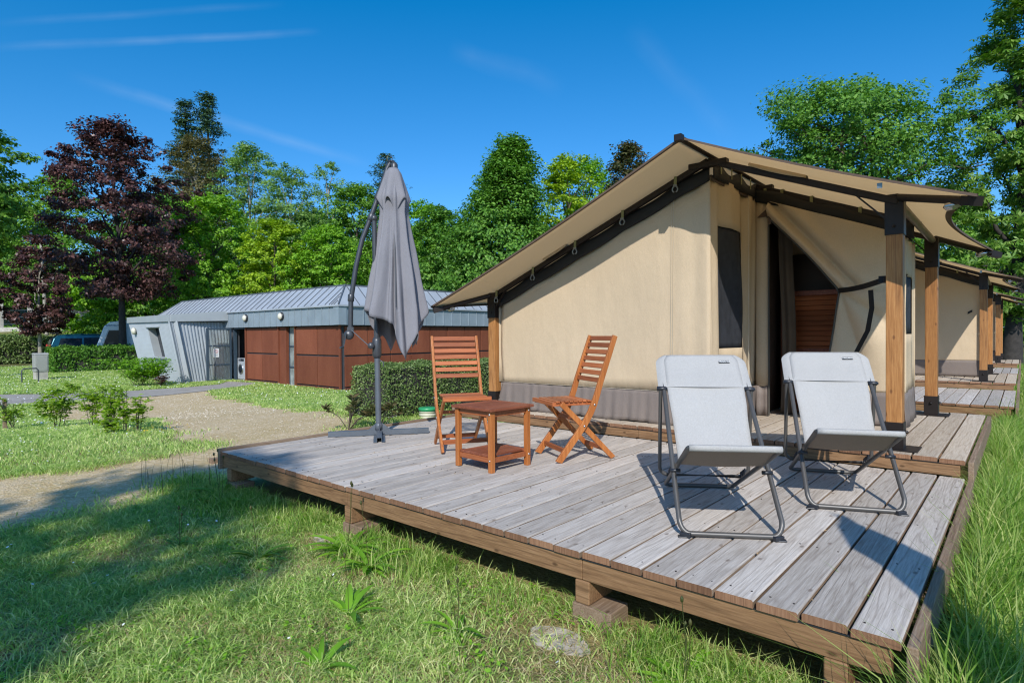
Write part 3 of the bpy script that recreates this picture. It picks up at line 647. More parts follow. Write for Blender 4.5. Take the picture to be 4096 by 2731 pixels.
def make_chair():
    c = empty('folding_chair')
    W = .40
    LP = [(-.005,.0),(.20,.265),(.262,.365),(.292,.43),(.318,.50),(.35,.60),(.475,.945)]
    for sx in (0, W):
        m = MB(); P = [Vector(p) for p in LP]
        seg_path(LP, [.062,.050,.050,.050,.046,.044,.040], .021, sx, m)
        for i_, (x_, y_, z_) in enumerate(m.v):
            if z_ < 0: m.v[i_] = (x_, y_, 0)
        m.build('long_leg', teak_z, c, bevel=.003)
        m = MB(); xx = sx+(.023 if sx == 0 else -.023); seg_path([(.465,.0),(.205,.27),(.03,.44)], [.05,.043,.040], .02, xx, m)
        for i_, (x_, y_, z_) in enumerate(m.v):
            if z_ < 0: m.v[i_] = (x_, y_, 0)
        m.build('short_leg', teak_z, c, bevel=.003)
        m = MB(); o = -1 if sx == 0 else 1
        for (y_, z_) in ((.292,.425),(.205,.268)): m.lathe([(.009,-.002),(.009,.003),(.004,.006)], (sx+o*.011, y_, z_), 8, 0, Matrix.Rotation(R(90*o), 3, 'Y'))
        m.build('bolt', silver, c)
    bk = MB(); a = Vector((.352,.605)); b = Vector((.467,.925))
    for i in range(7):
        p = a.lerp(b, i/6); d = (b-a).normalized(); Mx = Matrix(((1,0,0),(0,-d.y,d.x),(0,d.x,d.y))).transposed()
        bk.box((W/2, p.x, p.y), (W-.022,.012,.037), M=Matrix(((1,0,0),(0,d.y,d.x),(0,-d.x,d.y))))
    bk.build('backrest_slats', teak, c, bevel=.003)
    se = MB(); 
    for sx in (.052, W-.052): se.box((sx, .13, .432), (.022,.35,.024))
    se.box((W/2, -.035, .440), (W+.0,.030,.030)); se.box((W/2,.295,.438),(W-.12,.028,.024))
    for i in range(8): se.box((W/2, .008+i*.037, .452), (W-.055,.028,.012))
    se.build('seat', teak, c, bevel=.002)
    for cc, dd in (((W/2,.405,.075),(W-.05,.020,.034)), ((W/2,.055,.085),(W-.02,.020,.036)), ((W/2,.165,.315),(W-.06,.018,.030))):
        cr = MB(); cr.box(cc, dd); cr.build('crossbar', teak, c, bevel=.002)
    return c
ch1 = make_chair(); ch1.location = (2.123,1.584,0.001); ch1.rotation_euler = (0,0,-math.atan2(.4906,.871))
tag(ch1, 'wooden slatted folding chair right of the small table, seen from its side', 'chair', 'folding wooden chairs')
ch2 = copy_tree(ch1); bx = Vector((-.849,.529))   # backward direction
wdir = Vector((bx.y, -bx.x))  # right-hand width direction
ch2.rotation_euler = (0,0,math.atan2(wdir.y, wdir.x)); ch2.location = (1.535,1.084,.001)
ch2['label'] = 'wooden slatted folding chair behind the small table, beside the parasol foot'
# ------------------------------------------------------------------ side table
tb = empty('side_table', (2.123,1.043,.001), math.atan2(.878-.906, 2.285-1.943)); tag(tb, 'small square red-brown wooden table with a lower shelf between the chairs', 'table')
hs_ = .183
for sx in (-1,1):
    for sy in (-1,1):
        m = MB(); m.box((sx*(hs_-.005), sy*(hs_-.005), .2125), (.036,.036,.425)); m.build('leg', teak_z, tb, bevel=.003)
m = MB(); hw_ = .215
m.box((0,-hw_+.02,.438),(2*hw_,.04,.02)); m.box((0,hw_-.02,.438),(2*hw_,.04,.02)); m.box((-hw_+.02,0,.438),(.04,2*hw_-.082,.02)); m.box((hw_-.02,0,.438),(.04,2*hw_-.082,.02))
for i in range(9): m.box((-.152+i*.038,0,.4385),(.031,2*hw_-.083,.016))
m.build('table_top', teak_d, tb, bevel=.002)
for z__ in (.405,.085):
  for s_ in (-1,1):
    m = MB(); m.box((0,s_*(hs_-.007),z__),(2*hs_-.05,.018,.036)); m.build('apron', teak, tb, bevel=.002); m = MB(); m.box((s_*(hs_-.007),0,z__),(.018,2*hs_-.05,.036)); m.build('apron', teak, tb, bevel=.002)
for s_ in (): m.box((0,s_*(hs_-.005),.405),(2*hs_-.05,.018,.036)); m.box((s_*(hs_-.005),0,.405),(.018,2*hs_-.05,.036)); m.box((0,s_*(hs_-.012),.085),(2*hs_-.05,.018,.036)); m.box((s_*(hs_-.012),0,.085),(.018,2*hs_-.05,.036))
m = MB(); m.box((0,-.165,.113),(.33,.03,.018)); m.box((0,.165,.113),(.33,.03,.018))
for i in range(9): m.box((-.136+i*.034,0,.113),(.027,.298,.016))
m.build('shelf', teak_d, tb, bevel=.002)
m = MB()
for z_ in (.405,.085):
    m.lathe([(.008,-.002),(.008,.003),(.003,.005)], (hs_-.005,-hs_-.0135,z_), 8, 0, Matrix.Rotation(R(90),3,'X')); m.lathe([(.008,-.002),(.008,.003),(.003,.005)], (hs_+.0135,hs_-.005,z_), 8, 0, Matrix.Rotation(R(90),3,'Y'))
m.build('screws', silver, tb)

# ------------------------------------------------------------------ sling loungers
def text_obj(name, body, size, mat, parent, loc, rot, ext=.0008, align='CENTER'):
    cu = bpy.data.curves.new(name, 'FONT'); cu.body = body; cu.size = size; cu.extrude = ext; cu.align_x = align; cu.align_y = 'CENTER'; cu.offset = size*.025; cu.materials.append(mat)
    o = bpy.data.objects.new(name, cu); COL.objects.link(o); me = bpy.data.meshes.new_from_object(o); bpy.data.objects.remove(o); o = bpy.data.objects.new(name, me); COL.objects.link(o); o.parent = parent; o.location = loc; o.rotation_euler = rot; return o
def arc_pts(c, r, a0, a1, n, f): return [f(c[0]+r*math.cos(a0+(a1-a0)*i/n), c[1]+r*math.sin(a0+(a1-a0)*i/n)) for i in range(n+1)]
def make_lounger():
    c = empty('sling_lounger'); w_ = .233; rT = .0125
    e = Vector((0,.71,.681-.06)).normalized(); o0 = Vector((0,0,.06)); nrm = Vector((0,-e.z,e.y))
    # long frame: rounded rectangle in inclined plane, bottom bar on floor
    Lt = 1.165
    def P(x, s): return Vector((x,0,.045))+e*s
    r = .055
    pts = []
    for (cx, cs, a0, a1) in ((w_-r, Lt-r, 0, 90), (-w_+r, Lt-r, 90, 180)):
        for i in range(7): a = R(a0+(a1-a0)*i/6); pts.append(P(cx+r*math.cos(a), cs+r*math.sin(a)))
    lo = []
    for (cx, a0, a1) in ((-w_+r*.9, 180, 270), (w_-r*.9, 270, 360)):
        for i in range(7):
            a = R(a0+(a1-a0)*i/6); x = cx+r*.9*math.cos(a); t_ = (1+math.sin(a)); lo.append(Vector((x, .03*t_-.02, .016+.062*t_)))
    m = MB(); path = pts+lo+[pts[0]]; m.tube(path, rT, 10); m.build('back_frame', frame_m, c)
    for sx in (-1,1):
        m = MB(); m.box((sx*(w_-.03), -.018, .012), (.05,.045,.022), rz=sx*.5); m.box((sx*(w_-.03)+sx*.012, -.028, .004), (.055,.03,.007)); m.build('foot_cap', blackp, c, bevel=.003)
    # seat frame: from front bar to rear floor bar
    m = MB(); hb = .203; r = .05; d2 = Vector((0,1.016,-.425)).normalized(); F0 = Vector((0,-.10,.437)); LL = 1.10
    def P2(x, s): return F0+Vector((x,0,0))+d2*s
    pts = []
    for (cx, cs, a0, a1) in ((hb-.02, .02, 270, 360), (hb-r, LL-r, 0, 90), (-hb+r, LL-r, 90, 180), (-hb+.02, .02, 180, 270)):
        rr = .02 if cs == .02 else r
        for i in range(6): a = R(a0+(a1-a0)*i/5); pts.append(P2(cx+rr*math.cos(a), cs+rr*math.sin(a)))
    pts.append(pts[0]); m.tube([Vector((p.x,p.y,max(p.z,.0135))) for p in pts], rT, 10); m.build('seat_frame', frame_m, c)
    # support strut
    m = MB(); ws = .253; top_ = Vector((0,.66,.640)); bot = Vector((0,.735,.118)); d3 = (bot-top_).normalized(); Ls = (bot-top_).length
    pts = [top_+Vector((-ws,0,0))]+[top_+d3*(Ls-.05+.05*math.sin(R(i*18)))+Vector((-ws+.05*(1-math.cos(R(i*18))),0,0)) for i in range(6)]
    pts += [Vector((-p.x,p.y,p.z)) for p in reversed(pts)]; m.tube(pts, .011, 10); m.build('support_strut', frame_m, c)
    m = MB()
    for sx in (-1,1):
        m.lathe([(.001,-.03),(.014,-.028),(.014,.02),(.006,.03)], (sx*(w_+.012),.66,.637), 8, 0, Matrix.Rotation(R(90),3,'Y')); m.lathe([(.001,-.03),(.010,-.028),(.010,.022)], (sx*(w_-.01),.205,.262), 8, 0, Matrix.Rotation(R(90),3,'Y'))
        for k_ in range(3):
            q_ = F0+d2*(.86-k_*.045)+Vector((sx*hb,0,0)); m.tube([q_+Vector((0,0,.01)), q_+Vector((0,.005,.045)), q_+Vector((0,-.018,.055)), q_+Vector((0,-.03,.035))], .004, 6)
    m.build('pivots_and_hooks', blackp, c)
    # sling
    prof = [(-.112,.449,.200),(-.06,.424,.205),(.02,.388,.205),(.12,.340,.205),(.21,.300,.203),(.27,.286,.200),(.325,.292,.197),(.37,.322,.195),(.43,.385,.197),(.52,.487,.202),(.585,.566,.210),(.628,.609,.212)]
    for s_, o_, w__ in ((.88,.014,.214),(.93,.0178,.215),(1.03,.0182,.215),(1.12,.0182,.215),(1.165,.0165,.195)):
        p_ = P(0, s_)+nrm*o_; prof.append((p_.y, p_.z, w__))
    def sp(u, v):
        t_ = v*(len(prof)-1); i = min(int(t_), len(prof)-2); f_ = t_-i; a, b = prof[i], prof[i+1]
        y, z, hw2 = [a[k_]+(b[k_]-a[k_])*f_ for k_ in range(3)]; x = (u*2-1)*hw2
        sag = .012*math.cos((u-.5)*math.pi)*math.sin(min(1,v*1.0)*math.pi)
        return (x, y+sag*.7, z-sag)
    m = MB(); m.grid(sp, 16, 52); 
    # roll round front bar
    m.grid(lambda u, v: ((u*2-1)*.202, -.104-.013*math.sin(v*3.6+.2), .437+.0145*math.cos(v*3.6+.2)), 8, 8)
    sl_ = m.build('sling', sling, c, solid=.003)
    m = MB(); m.grid(lambda u, v: tuple(np.array(sp(u, v))+np.array((0,.003,-.0045))), 16, 52); m.build('sling_shade_sheet', sling_sh, c, solid=.002)  # added under-sheet, its colour carries the shade below the sling
    # head sleeve over the top of the frame, rounded corners
    m = MB(); Ls0, Ls1 = .895, Lt+.02
    def slv(side):
        def f(u, v):
            x = (u*2-1); s = Ls0+(Ls1-Ls0)*v; half = .264 if v < .72 else .264-.055*((v-.72)/.28)**2.2
            th = .0185*(1 if v < .9 else math.sqrt(max(0, 1-((v-.9)/.1)**2)))*math.sqrt(max(0,1-abs(x)**10))
            p = P(x*half, s)+nrm*(side*th); return p+nrm*(-.004*(1-x*x)**3*math.sin(v*3.1))
        return f
    m.grid(slv(1), 24, 18); m.grid(slv(-1), 24, 18); m.build('head_sleeve', sling, c)
    pt = P(.135, Lt-.062)+nrm*.0212
    ex, ey, ez = Vector((1,0,0)), e, nrm; Mr = Matrix((ex, ey, ez)).transposed()
    m = MB(); m.box(pt, (.062,.021,.003), M=Mr); lb = m.build('logo_patch', blackp, c)
    t_ = text_obj('lettering', 'TRIGANO', .0145, whitem, lb, pt+nrm*.002, Mr.to_euler())
    return c
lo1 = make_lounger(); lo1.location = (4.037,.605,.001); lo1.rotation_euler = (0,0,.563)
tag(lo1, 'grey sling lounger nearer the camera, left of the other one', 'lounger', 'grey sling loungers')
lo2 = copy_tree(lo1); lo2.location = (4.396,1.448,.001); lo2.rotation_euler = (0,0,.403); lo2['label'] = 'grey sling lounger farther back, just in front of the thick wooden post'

# ------------------------------------------------------------------ parasol
pu = empty('cantilever_parasol', (.35,1.35,.001), math.atan2(.8,.6)); tag(pu, 'closed grey cantilever parasol on a steel cross foot', 'parasol')
m = MB()
for a in (0,90,180,270):
    d = Vector((math.cos(R(a)), math.sin(R(a)), 0)); nn = Vector((-d.y,d.x,0)); L0, L1 = .025, .475
    if a in (90,270): L1 = .45
    for s_ in (-1,1): m.bar(d*L0+nn*s_*.024+Vector((0,0,.021)), d*L1+nn*s_*.024+Vector((0,0,.021)), .003,.042, upv=(nn.x,nn.y,0)) if False else m.box((d*(L0+L1)/2+nn*s_*.022+Vector((0,0,.022))), (L1-L0,.004,.042), rz=R(a))
    m.box(d*(L0+L1)/2+Vector((0,0,.044)), (L1-L0,.048,.004), rz=R(a))
    for s_ in (-1,1): m.box(d*(L0+L1)/2+nn*s_*.038+Vector((0,0,.004)), (L1-L0,.028,.004), rz=R(a))
    m.add([tuple(d*.03+nn*.003+Vector((0,0,.046))), tuple(d*.11+nn*.003+Vector((0,0,.046))), tuple(d*.03+nn*.003+Vector((0,0,.11))), tuple(d*.03-nn*.003+Vector((0,0,.046))), tuple(d*.11-nn*.003+Vector((0,0,.046))), tuple(d*.03-nn*.003+Vector((0,0,.11)))], [(0,1,2),(5,4,3),(0,3,4,1),(1,4,5,2),(2,5,3,0)])
m.build('cross_foot', umbb, pu)
m = MB(); m.tube([(-.005,0,.04),(-.015,0,.9)], .028, 14); m.lathe([(.036,.04),(.036,.10),(.030,.11)], (-.005,0,0), 14); m.build('lower_pole', umbb, pu)
m = MB(); m.tube([(-.015,0,.85),(-.030,0,2.06)], .024, 14); m.lathe([(.001,-.03),(.026,-.02),(.032,.005),(.026,.028),(.001,.042)], (-.030,0,2.08), 12); m.build('upper_pole', umbm, pu)
m = MB(); m.lathe([(.032,-.10),(.043,-.07),(.043,.07),(.032,.10)], (-.015,0,.84), 14); m.lathe([(.026,-.045),(.032,-.03),(.032,.03),(.026,.045)], (-.07,-.02,.86), 12, 0, Matrix.Rotation(R(90),3,'X')); m.tube([(.01,-.02,.72),(.045,-.04,.70),(.045,-.04,.66)], .006, 6); m.build('collar', umbm, pu)
Cs = [(-.262,1.02),(-.255,1.30),(-.205,1.62),(-.145,1.88),(-.061,2.10),(.03,2.36),(.10,2.58),(.125,2.63)]
m = MB(); m.tube([(x,0.03,z) for x, z in Cs], .0235, 12)
for x, z in ((-.254,1.32),(-.06,2.10),(.01,2.31)):
    m.lathe([(.026,-.035),(.030,-.03),(.030,.03),(.026,.035)], (x,.03,z), 12, 0, Matrix.Rotation(R(20 if z > 2 else 4),3,'Y'))
m.build('arm', umbm, pu)
m = MB(); m.lathe([(.02,-.05),(.045,-.04),(.048,.03),(.03,.05)], (-.275,.03,.965), 12, 0, Matrix.Rotation(R(90),3,'X')); m.box((-.262,.03,1.0),(.06,.06,.08)); m.bar((-.30,-.03,.985),(-.325,-.035,.85),.018,.012); m.tube([(-.325,-.035,.85),(-.35,-.10,.845)], .010, 8); m.build('crank_box', umbm, pu)
m = MB()
for s_ in (-.02,.02): m.bar((-.25,.0+s_,1.01),(-.07,.0+s_,.84),.028,.006)
m.build('strut', umbb, pu)
m = MB(); m.tube([(.10,.03,2.60),(.125,.03,2.655),(.155,.02,2.645),(.165,.01,2.60)], .018, 8); m.lathe([(.028,-.05),(.034,-.04),(.034,.04),(.02,.06)], (.165,.01,2.575), 12); m.tube([(.12+.028*math.cos(a),.0,2.665+.028*math.sin(a)) for a in [i*math.pi/6 for i in range(13)]], .004, 6); m.build('hinge_head', umbm, pu)
rr_ = random.Random(3); dro = [rr_.uniform(.85,1.1) for _ in range(8)]
HA = [-180,-150,-120,-97,-92,-84,-74,-62,-50,-38,-25,-12,0,15,30,50,68,85,105,125,145,165,180]
HZ = [1.20,1.165,1.11,1.06,.93,.80,.72,.84,.98,.83,.93,1.06,1.20,.98,.86,1.0,.78,.95,.80,.96,.84,1.02,1.20]
def canopy(th, s):
    a = th*360-180; ar = R(a); rib = .5+.5*math.cos(R(a*8))
    zh = float(np.interp(a, HA, HZ)); z = 2.55+(zh-2.55)*s
    zz = (2.55-z)/(2.55-1.195)
    Rr = float(np.interp(zz, [0,.1,.2,.3,.5,.75,1.0,1.4], [.045,.10,.15,.135,.178,.24,.308,.305]))
    depth = float(np.interp(zz, [0,.1,.3,.6,1.0,1.4], [.03,.10,.24,.34,.40,.22]))
    rad = Rr*(1-depth*(1-rib)**.7)
    # one deep vertical fold in front
    g_ = math.exp(-((a+93)/7.0)**2)*min(1,max(0,(zz-.2)*2)); rad *= 1-.45*g_
    g2 = math.exp(-((a+38)/6.0)**2)*min(1,max(0,(zz-.35)*2)); rad *= 1-.35*g2
    if -180 <= a < -97: rad *= 1+.16*math.sin(math.pi*(a+180)/83)*min(1,zz)
    aa = ar+.05*math.sin(3*ar+zz*4)
    rad *= 1+.05*min(1,zz*1.4)*math.sin(19*ar+2.5*math.sin(2*ar)+zz*3)*(.4+.6*abs(math.sin(2.3*ar+1)))+.02*math.sin(zz*14+3*ar)
    return (.158+.01*zz+rad*math.cos(aa), rad*math.sin(aa)*.9, z)
m = MB(); m.grid(lambda u, v: canopy(u, v), 192, 44); m.build('canopy', umbf, pu, solid=.003)
def vent(th, s):
    a = 2*math.pi*th+.15; rib = .5+.5*math.cos(2*math.pi*th*6); zh = 2.27-.14*(1-rib)*(1 if math.sin(a) < .2 else .4); z = 2.575+(zh-2.575)*s
    Rr = np.interp((2.575-z)/.3, [0,.15,1,1.5], [.04,.075,.168,.15]); return (.155+Rr*(1-.34*(1-rib)*s)*math.cos(a), Rr*(1-.34*(1-rib)*s)*math.sin(a)*.9, z)
m = MB(); m.grid(vent, 96, 14); m.build('vent_cap', umbf, pu, solid=.003)
m = MB()
for k_ in range(8):
    a = 2*math.pi*k_/8; m.tube([(.16+.04*math.cos(a),.04*math.sin(a),2.45),(.165+.265*math.cos(a),.225*math.sin(a),1.22)], .006, 6)
m.build('ribs', umbm, pu)

pu2 = copy_tree(pu); pu2.location = (6.05,-1.12,-.33); pu2.rotation_euler = (0,0,math.atan2(-.81,.58)); pu2['label'] = 'second closed parasol standing outside the picture at the right'

# ------------------------------------------------------------------ foliage tools
def leaves_np(C, N, size, rng, aspect=.6, droop=0.0):
    """rhombic leaves: centres C (n,3), normals N (n,3), size array"""
    n = len(C); a = rng.normal(size=(n,3)); a[:,2] -= droop; U = np.cross(N, a); U /= np.linalg.norm(U, axis=1, keepdims=True)+1e-9; W_ = np.cross(N, U)
    s = size[:,None]; fold = N*(s*.18)
    v = np.stack([C-U*s*.5, C-W_*s*.5*aspect+fold*.5, C+U*s*.5, C+W_*s*.5*aspect+fold*.5], 1).reshape(-1,3)
    q = np.arange(n*4).reshape(-1,4); return v, q
def palm_np(C, N, size, rng, k=5):
    """palmate leaves: k leaflets fanned round each centre, drooping"""
    n = len(C); a = rng.normal(size=(n,3)); U = np.cross(N, a); U /= np.linalg.norm(U,axis=1,keepdims=True)+1e-9; W_ = np.cross(N,U); vs = []
    for i in range(k):
        t = (i-(k-1)/2)*.95; d = U*math.cos(t)+W_*math.sin(t); d = d-N*.35; p = -U*math.sin(t)+W_*math.cos(t); s = size[:,None]*(1-.12*abs(i-(k-1)/2))
        vs.append(np.stack([C, C+d*s*.62-p*s*.17, C+d*s, C+d*s*.62+p*s*.17],1))
    v = np.concatenate(vs,0).reshape(-1,3); return v, np.arange(len(v)).reshape(-1,4)
def tube_np(P, r, n=6):
    P = np.asarray(P, float); r = np.asarray(r, float); T = np.gradient(P, axis=0); T /= np.linalg.norm(T,axis=1,keepdims=True)+1e-9
    ref = np.array([.3,.9,.1]); Xv = np.cross(T, ref); Xv /= np.linalg.norm(Xv,axis=1,keepdims=True)+1e-9; Yv = np.cross(T, Xv)
    a = np.arange(n)*2*np.pi/n; v = P[:,None]+r[:,None,None]*(Xv[:,None]*np.cos(a)[None,:,None]+Yv[:,None]*np.sin(a)[None,:,None])
    m = len(P); q = [(i*n+k_, i*n+(k_+1)%n, (i+1)*n+(k_+1)%n, (i+1)*n+k_) for i in range(m-1) for k_ in range(n)]
    return v.reshape(-1,3), np.array(q)
def envelope(kind, t):
    """relative radius at relative crown height t"""
    if kind == 'round': return np.sqrt(np.clip(1-(2*t-.9)**2/1.25, .02, 1))
    if kind == 'cone': return np.clip(1.02-t, .03, 1)**.75*np.clip(t*9+.35, 0, 1)
    if kind == 'oval': return np.clip(np.sin(np.pi*np.clip(t*.86+.10, 0, 1)), .03, 1)**.75
    if kind == 'egg': return np.clip(np.sin(np.pi*np.clip((1-t)**.8*.84+.08, 0, 1)), .03, 1)**.8
    if kind == 'spread': return np.clip(1.06-t**2.2, .05, 1)*np.clip(t*4+.45, 0, 1)
    if kind == 'column': return np.clip(1-t**5, .1, 1)*np.clip(t*6+.5, 0, 1)
    return np.ones_like(t)
def tree(name, label, cat, x, y, ztop, rad, zbot, kind='round', leaf='green', seed=0, lsize=.16, ncl=160, per=70, clr=.2, trunk=None, wood_m=None, lean=(0,0), style='leaf', gap=.15, lumps=.25, group=None):
    if kind != 'cone': ncl = int(ncl*1.4)
    rng = np.random.default_rng(seed+1000); zb = float(zg(x, y)); H = ztop-zb; root = empty(name, (x, y, zb)); tag(root, label, cat, group)
    tr = trunk or max(.07, H*.018); hc = zbot-zb; hz = ztop-zb-hc; wood_m = wood_m or bark
    V_ = []; Q_ = []; off = 0
    def addt(P, r, n=7):
        nonlocal off
        v, q = tube_np(P, r, n); V_.append(v); Q_.append(q+off); off += len(v)
    # trunk
    nt_ = 9; tt = np.linspace(0, 1, nt_); topz = hc+hz*(.93 if kind in ('cone','column','egg') else .72)
    ph = rng.uniform(0, 6, 2); bend = H*.012
    TX = lean[0]*tt**1.3+bend*np.sin(tt*5+ph[0])*tt; TY = lean[1]*tt**1.3+bend*np.sin(tt*4+ph[1])*tt; TZ = -.15+(topz+.15)*tt
    Tp = np.stack([TX,TY,TZ],1); rr = tr*(1-tt*.88); rr[0] *= 1.35; addt(Tp, rr, 9)
    # irregular outline
    pa = rng.uniform(0, 6.28, 6); pk = rng.integers(2, 6, 6); pz = rng.uniform(2, 6, 6)
    def outl(az, t):
        s = 1.0
        for i in range(6): s = s+lumps/2.2*np.sin(pk[i]*az+pz[i]*t*2+pa[i])
        return s
    # limbs
    nl = 9 if kind == 'cone' else 13; nl = max(nl, int(ncl/16)); tips = []
    ga = rng.uniform(0, 6.28)
    for i in range(nl):
        t = (i+.5)/nl; az = ga+i*2.4+rng.uniform(-.4,.4); te = min(1, t*.96+rng.uniform(0,.05)); e = envelope(kind, np.array([te]))[0]*rad*outl(az, te)*rng.uniform(.70,.90)
        tb = max(.02, t-(.05 if kind == 'cone' else .22*rng.uniform(.5,1.2))); zs = max(hc*.78, hc+tb*hz*.92) ; zs = min(zs, topz*.97)
        base = np.array([np.interp(zs, TZ, TX), np.interp(zs, TZ, TY), zs]); cxy = np.array([np.interp(hc+te*hz, TZ, TX), np.interp(hc+te*hz, TZ, TY)])
        tip = np.array([cxy[0]+e*math.cos(az), cxy[1]+e*math.sin(az), hc+te*hz-(.04*hz if kind == 'cone' else 0)])
        k_ = np.linspace(0,1,6)[:,None]; mid = base*(1-k_)+tip*k_; mid[:,2] += (np.sin(k_[:,0]*3.14)*.06*hz*(1 if kind != 'cone' else -.3)); mid[1:-1] += rng.normal(0,.03*rad,(4,3))
        addt(mid, tr*.42*(1-np.linspace(0,1,6)*.85)*(1-.5*t), 5); tips.append((base, tip, mid))
        for j in range(3):
            s0 = mid[2+j]; az2 = az+rng.uniform(-1,1); l2 = e*rng.uniform(.15,.35); end = s0+np.array([math.cos(az2)*l2, math.sin(az2)*l2, rng.uniform(.0,.5)*l2])
            mm = np.stack([s0, (s0+end)/2+rng.normal(0,.03*rad,3), end]); addt(mm, tr*.16*np.array([1,.6,.25])*(1-.4*t)+.004, 4)
    Vt = np.concatenate(V_); Qt = np.concatenate(Q_); np_mesh('trunk', Vt, Qt, [], wood_m, root, smooth=True)
    # clusters through the crown, biased to the surface
    t = rng.uniform(0,1,ncl)**(1.0 if kind != 'cone' else 1.35); az = rng.uniform(0,6.283,ncl); rho = rng.uniform(0,1,ncl)**.42
    e = envelope(kind, t)*rad*outl(az,t); cx = np.interp(hc+t*hz, TZ, TX)+rho*e*np.cos(az); cy = np.interp(hc+t*hz, TZ, TY)+rho*e*np.sin(az); cz = hc+t*hz
    tipc = np.array([tp[1] for tp in tips]+[tp[2][4] for tp in tips]+[tp[2][3] for tp in tips]); C = np.concatenate([np.stack([cx,cy,cz],1), tipc])
    # gaps: drop clusters in a few hollow pockets
    for g_ in range(int(8*gap*6)):
        p = C[rng.integers(len(C))]; d = np.linalg.norm((C-p)/np.array([1,1,.8]),axis=1); C = C[(d > rad*.13) | (rng.uniform(size=len(C)) < .25)]
    n = len(C); outd = C-np.array([np.mean(TX),np.mean(TY),hc+.45*hz]); outd /= np.linalg.norm(outd,axis=1,keepdims=True)+1e-9
    crad = rad*clr*.95*rng.uniform(.5,1.3,n)
    ci = np.repeat(np.arange(n), per); m_ = len(ci)
    d = rng.normal(size=(m_,3)); d /= np.linalg.norm(d,axis=1,keepdims=True); rr2 = rng.uniform(0,1,m_)**.45
    flat = np.array([1,1,.55]) if style != 'cone' else np.array([1.15,1.15,.28])
    Lc = C[ci]+d*rr2[:,None]*crad[ci][:,None]*flat
    if style == 'cone': Lc[:,2] -= .25*crad[ci]*rr2
    Nn = outd[ci]*.55+d*.35+np.array([0,0,.55])+rng.normal(0,.45,(m_,3)); Nn /= np.linalg.norm(Nn,axis=1,keepdims=True)
    keep = Lc[:,2] > hc*.8; Lc = Lc[keep]; Nn = Nn[keep]; sz = lsize*rng.uniform(.6,1.3,len(Lc))
    v, q = palm_np(Lc, Nn, sz, rng) if style == 'palm' else leaves_np(Lc, Nn, sz, rng, .34 if style == 'cone' else .62)
    np_mesh('crown', v, q, [], LM[leaf], root)
    return root
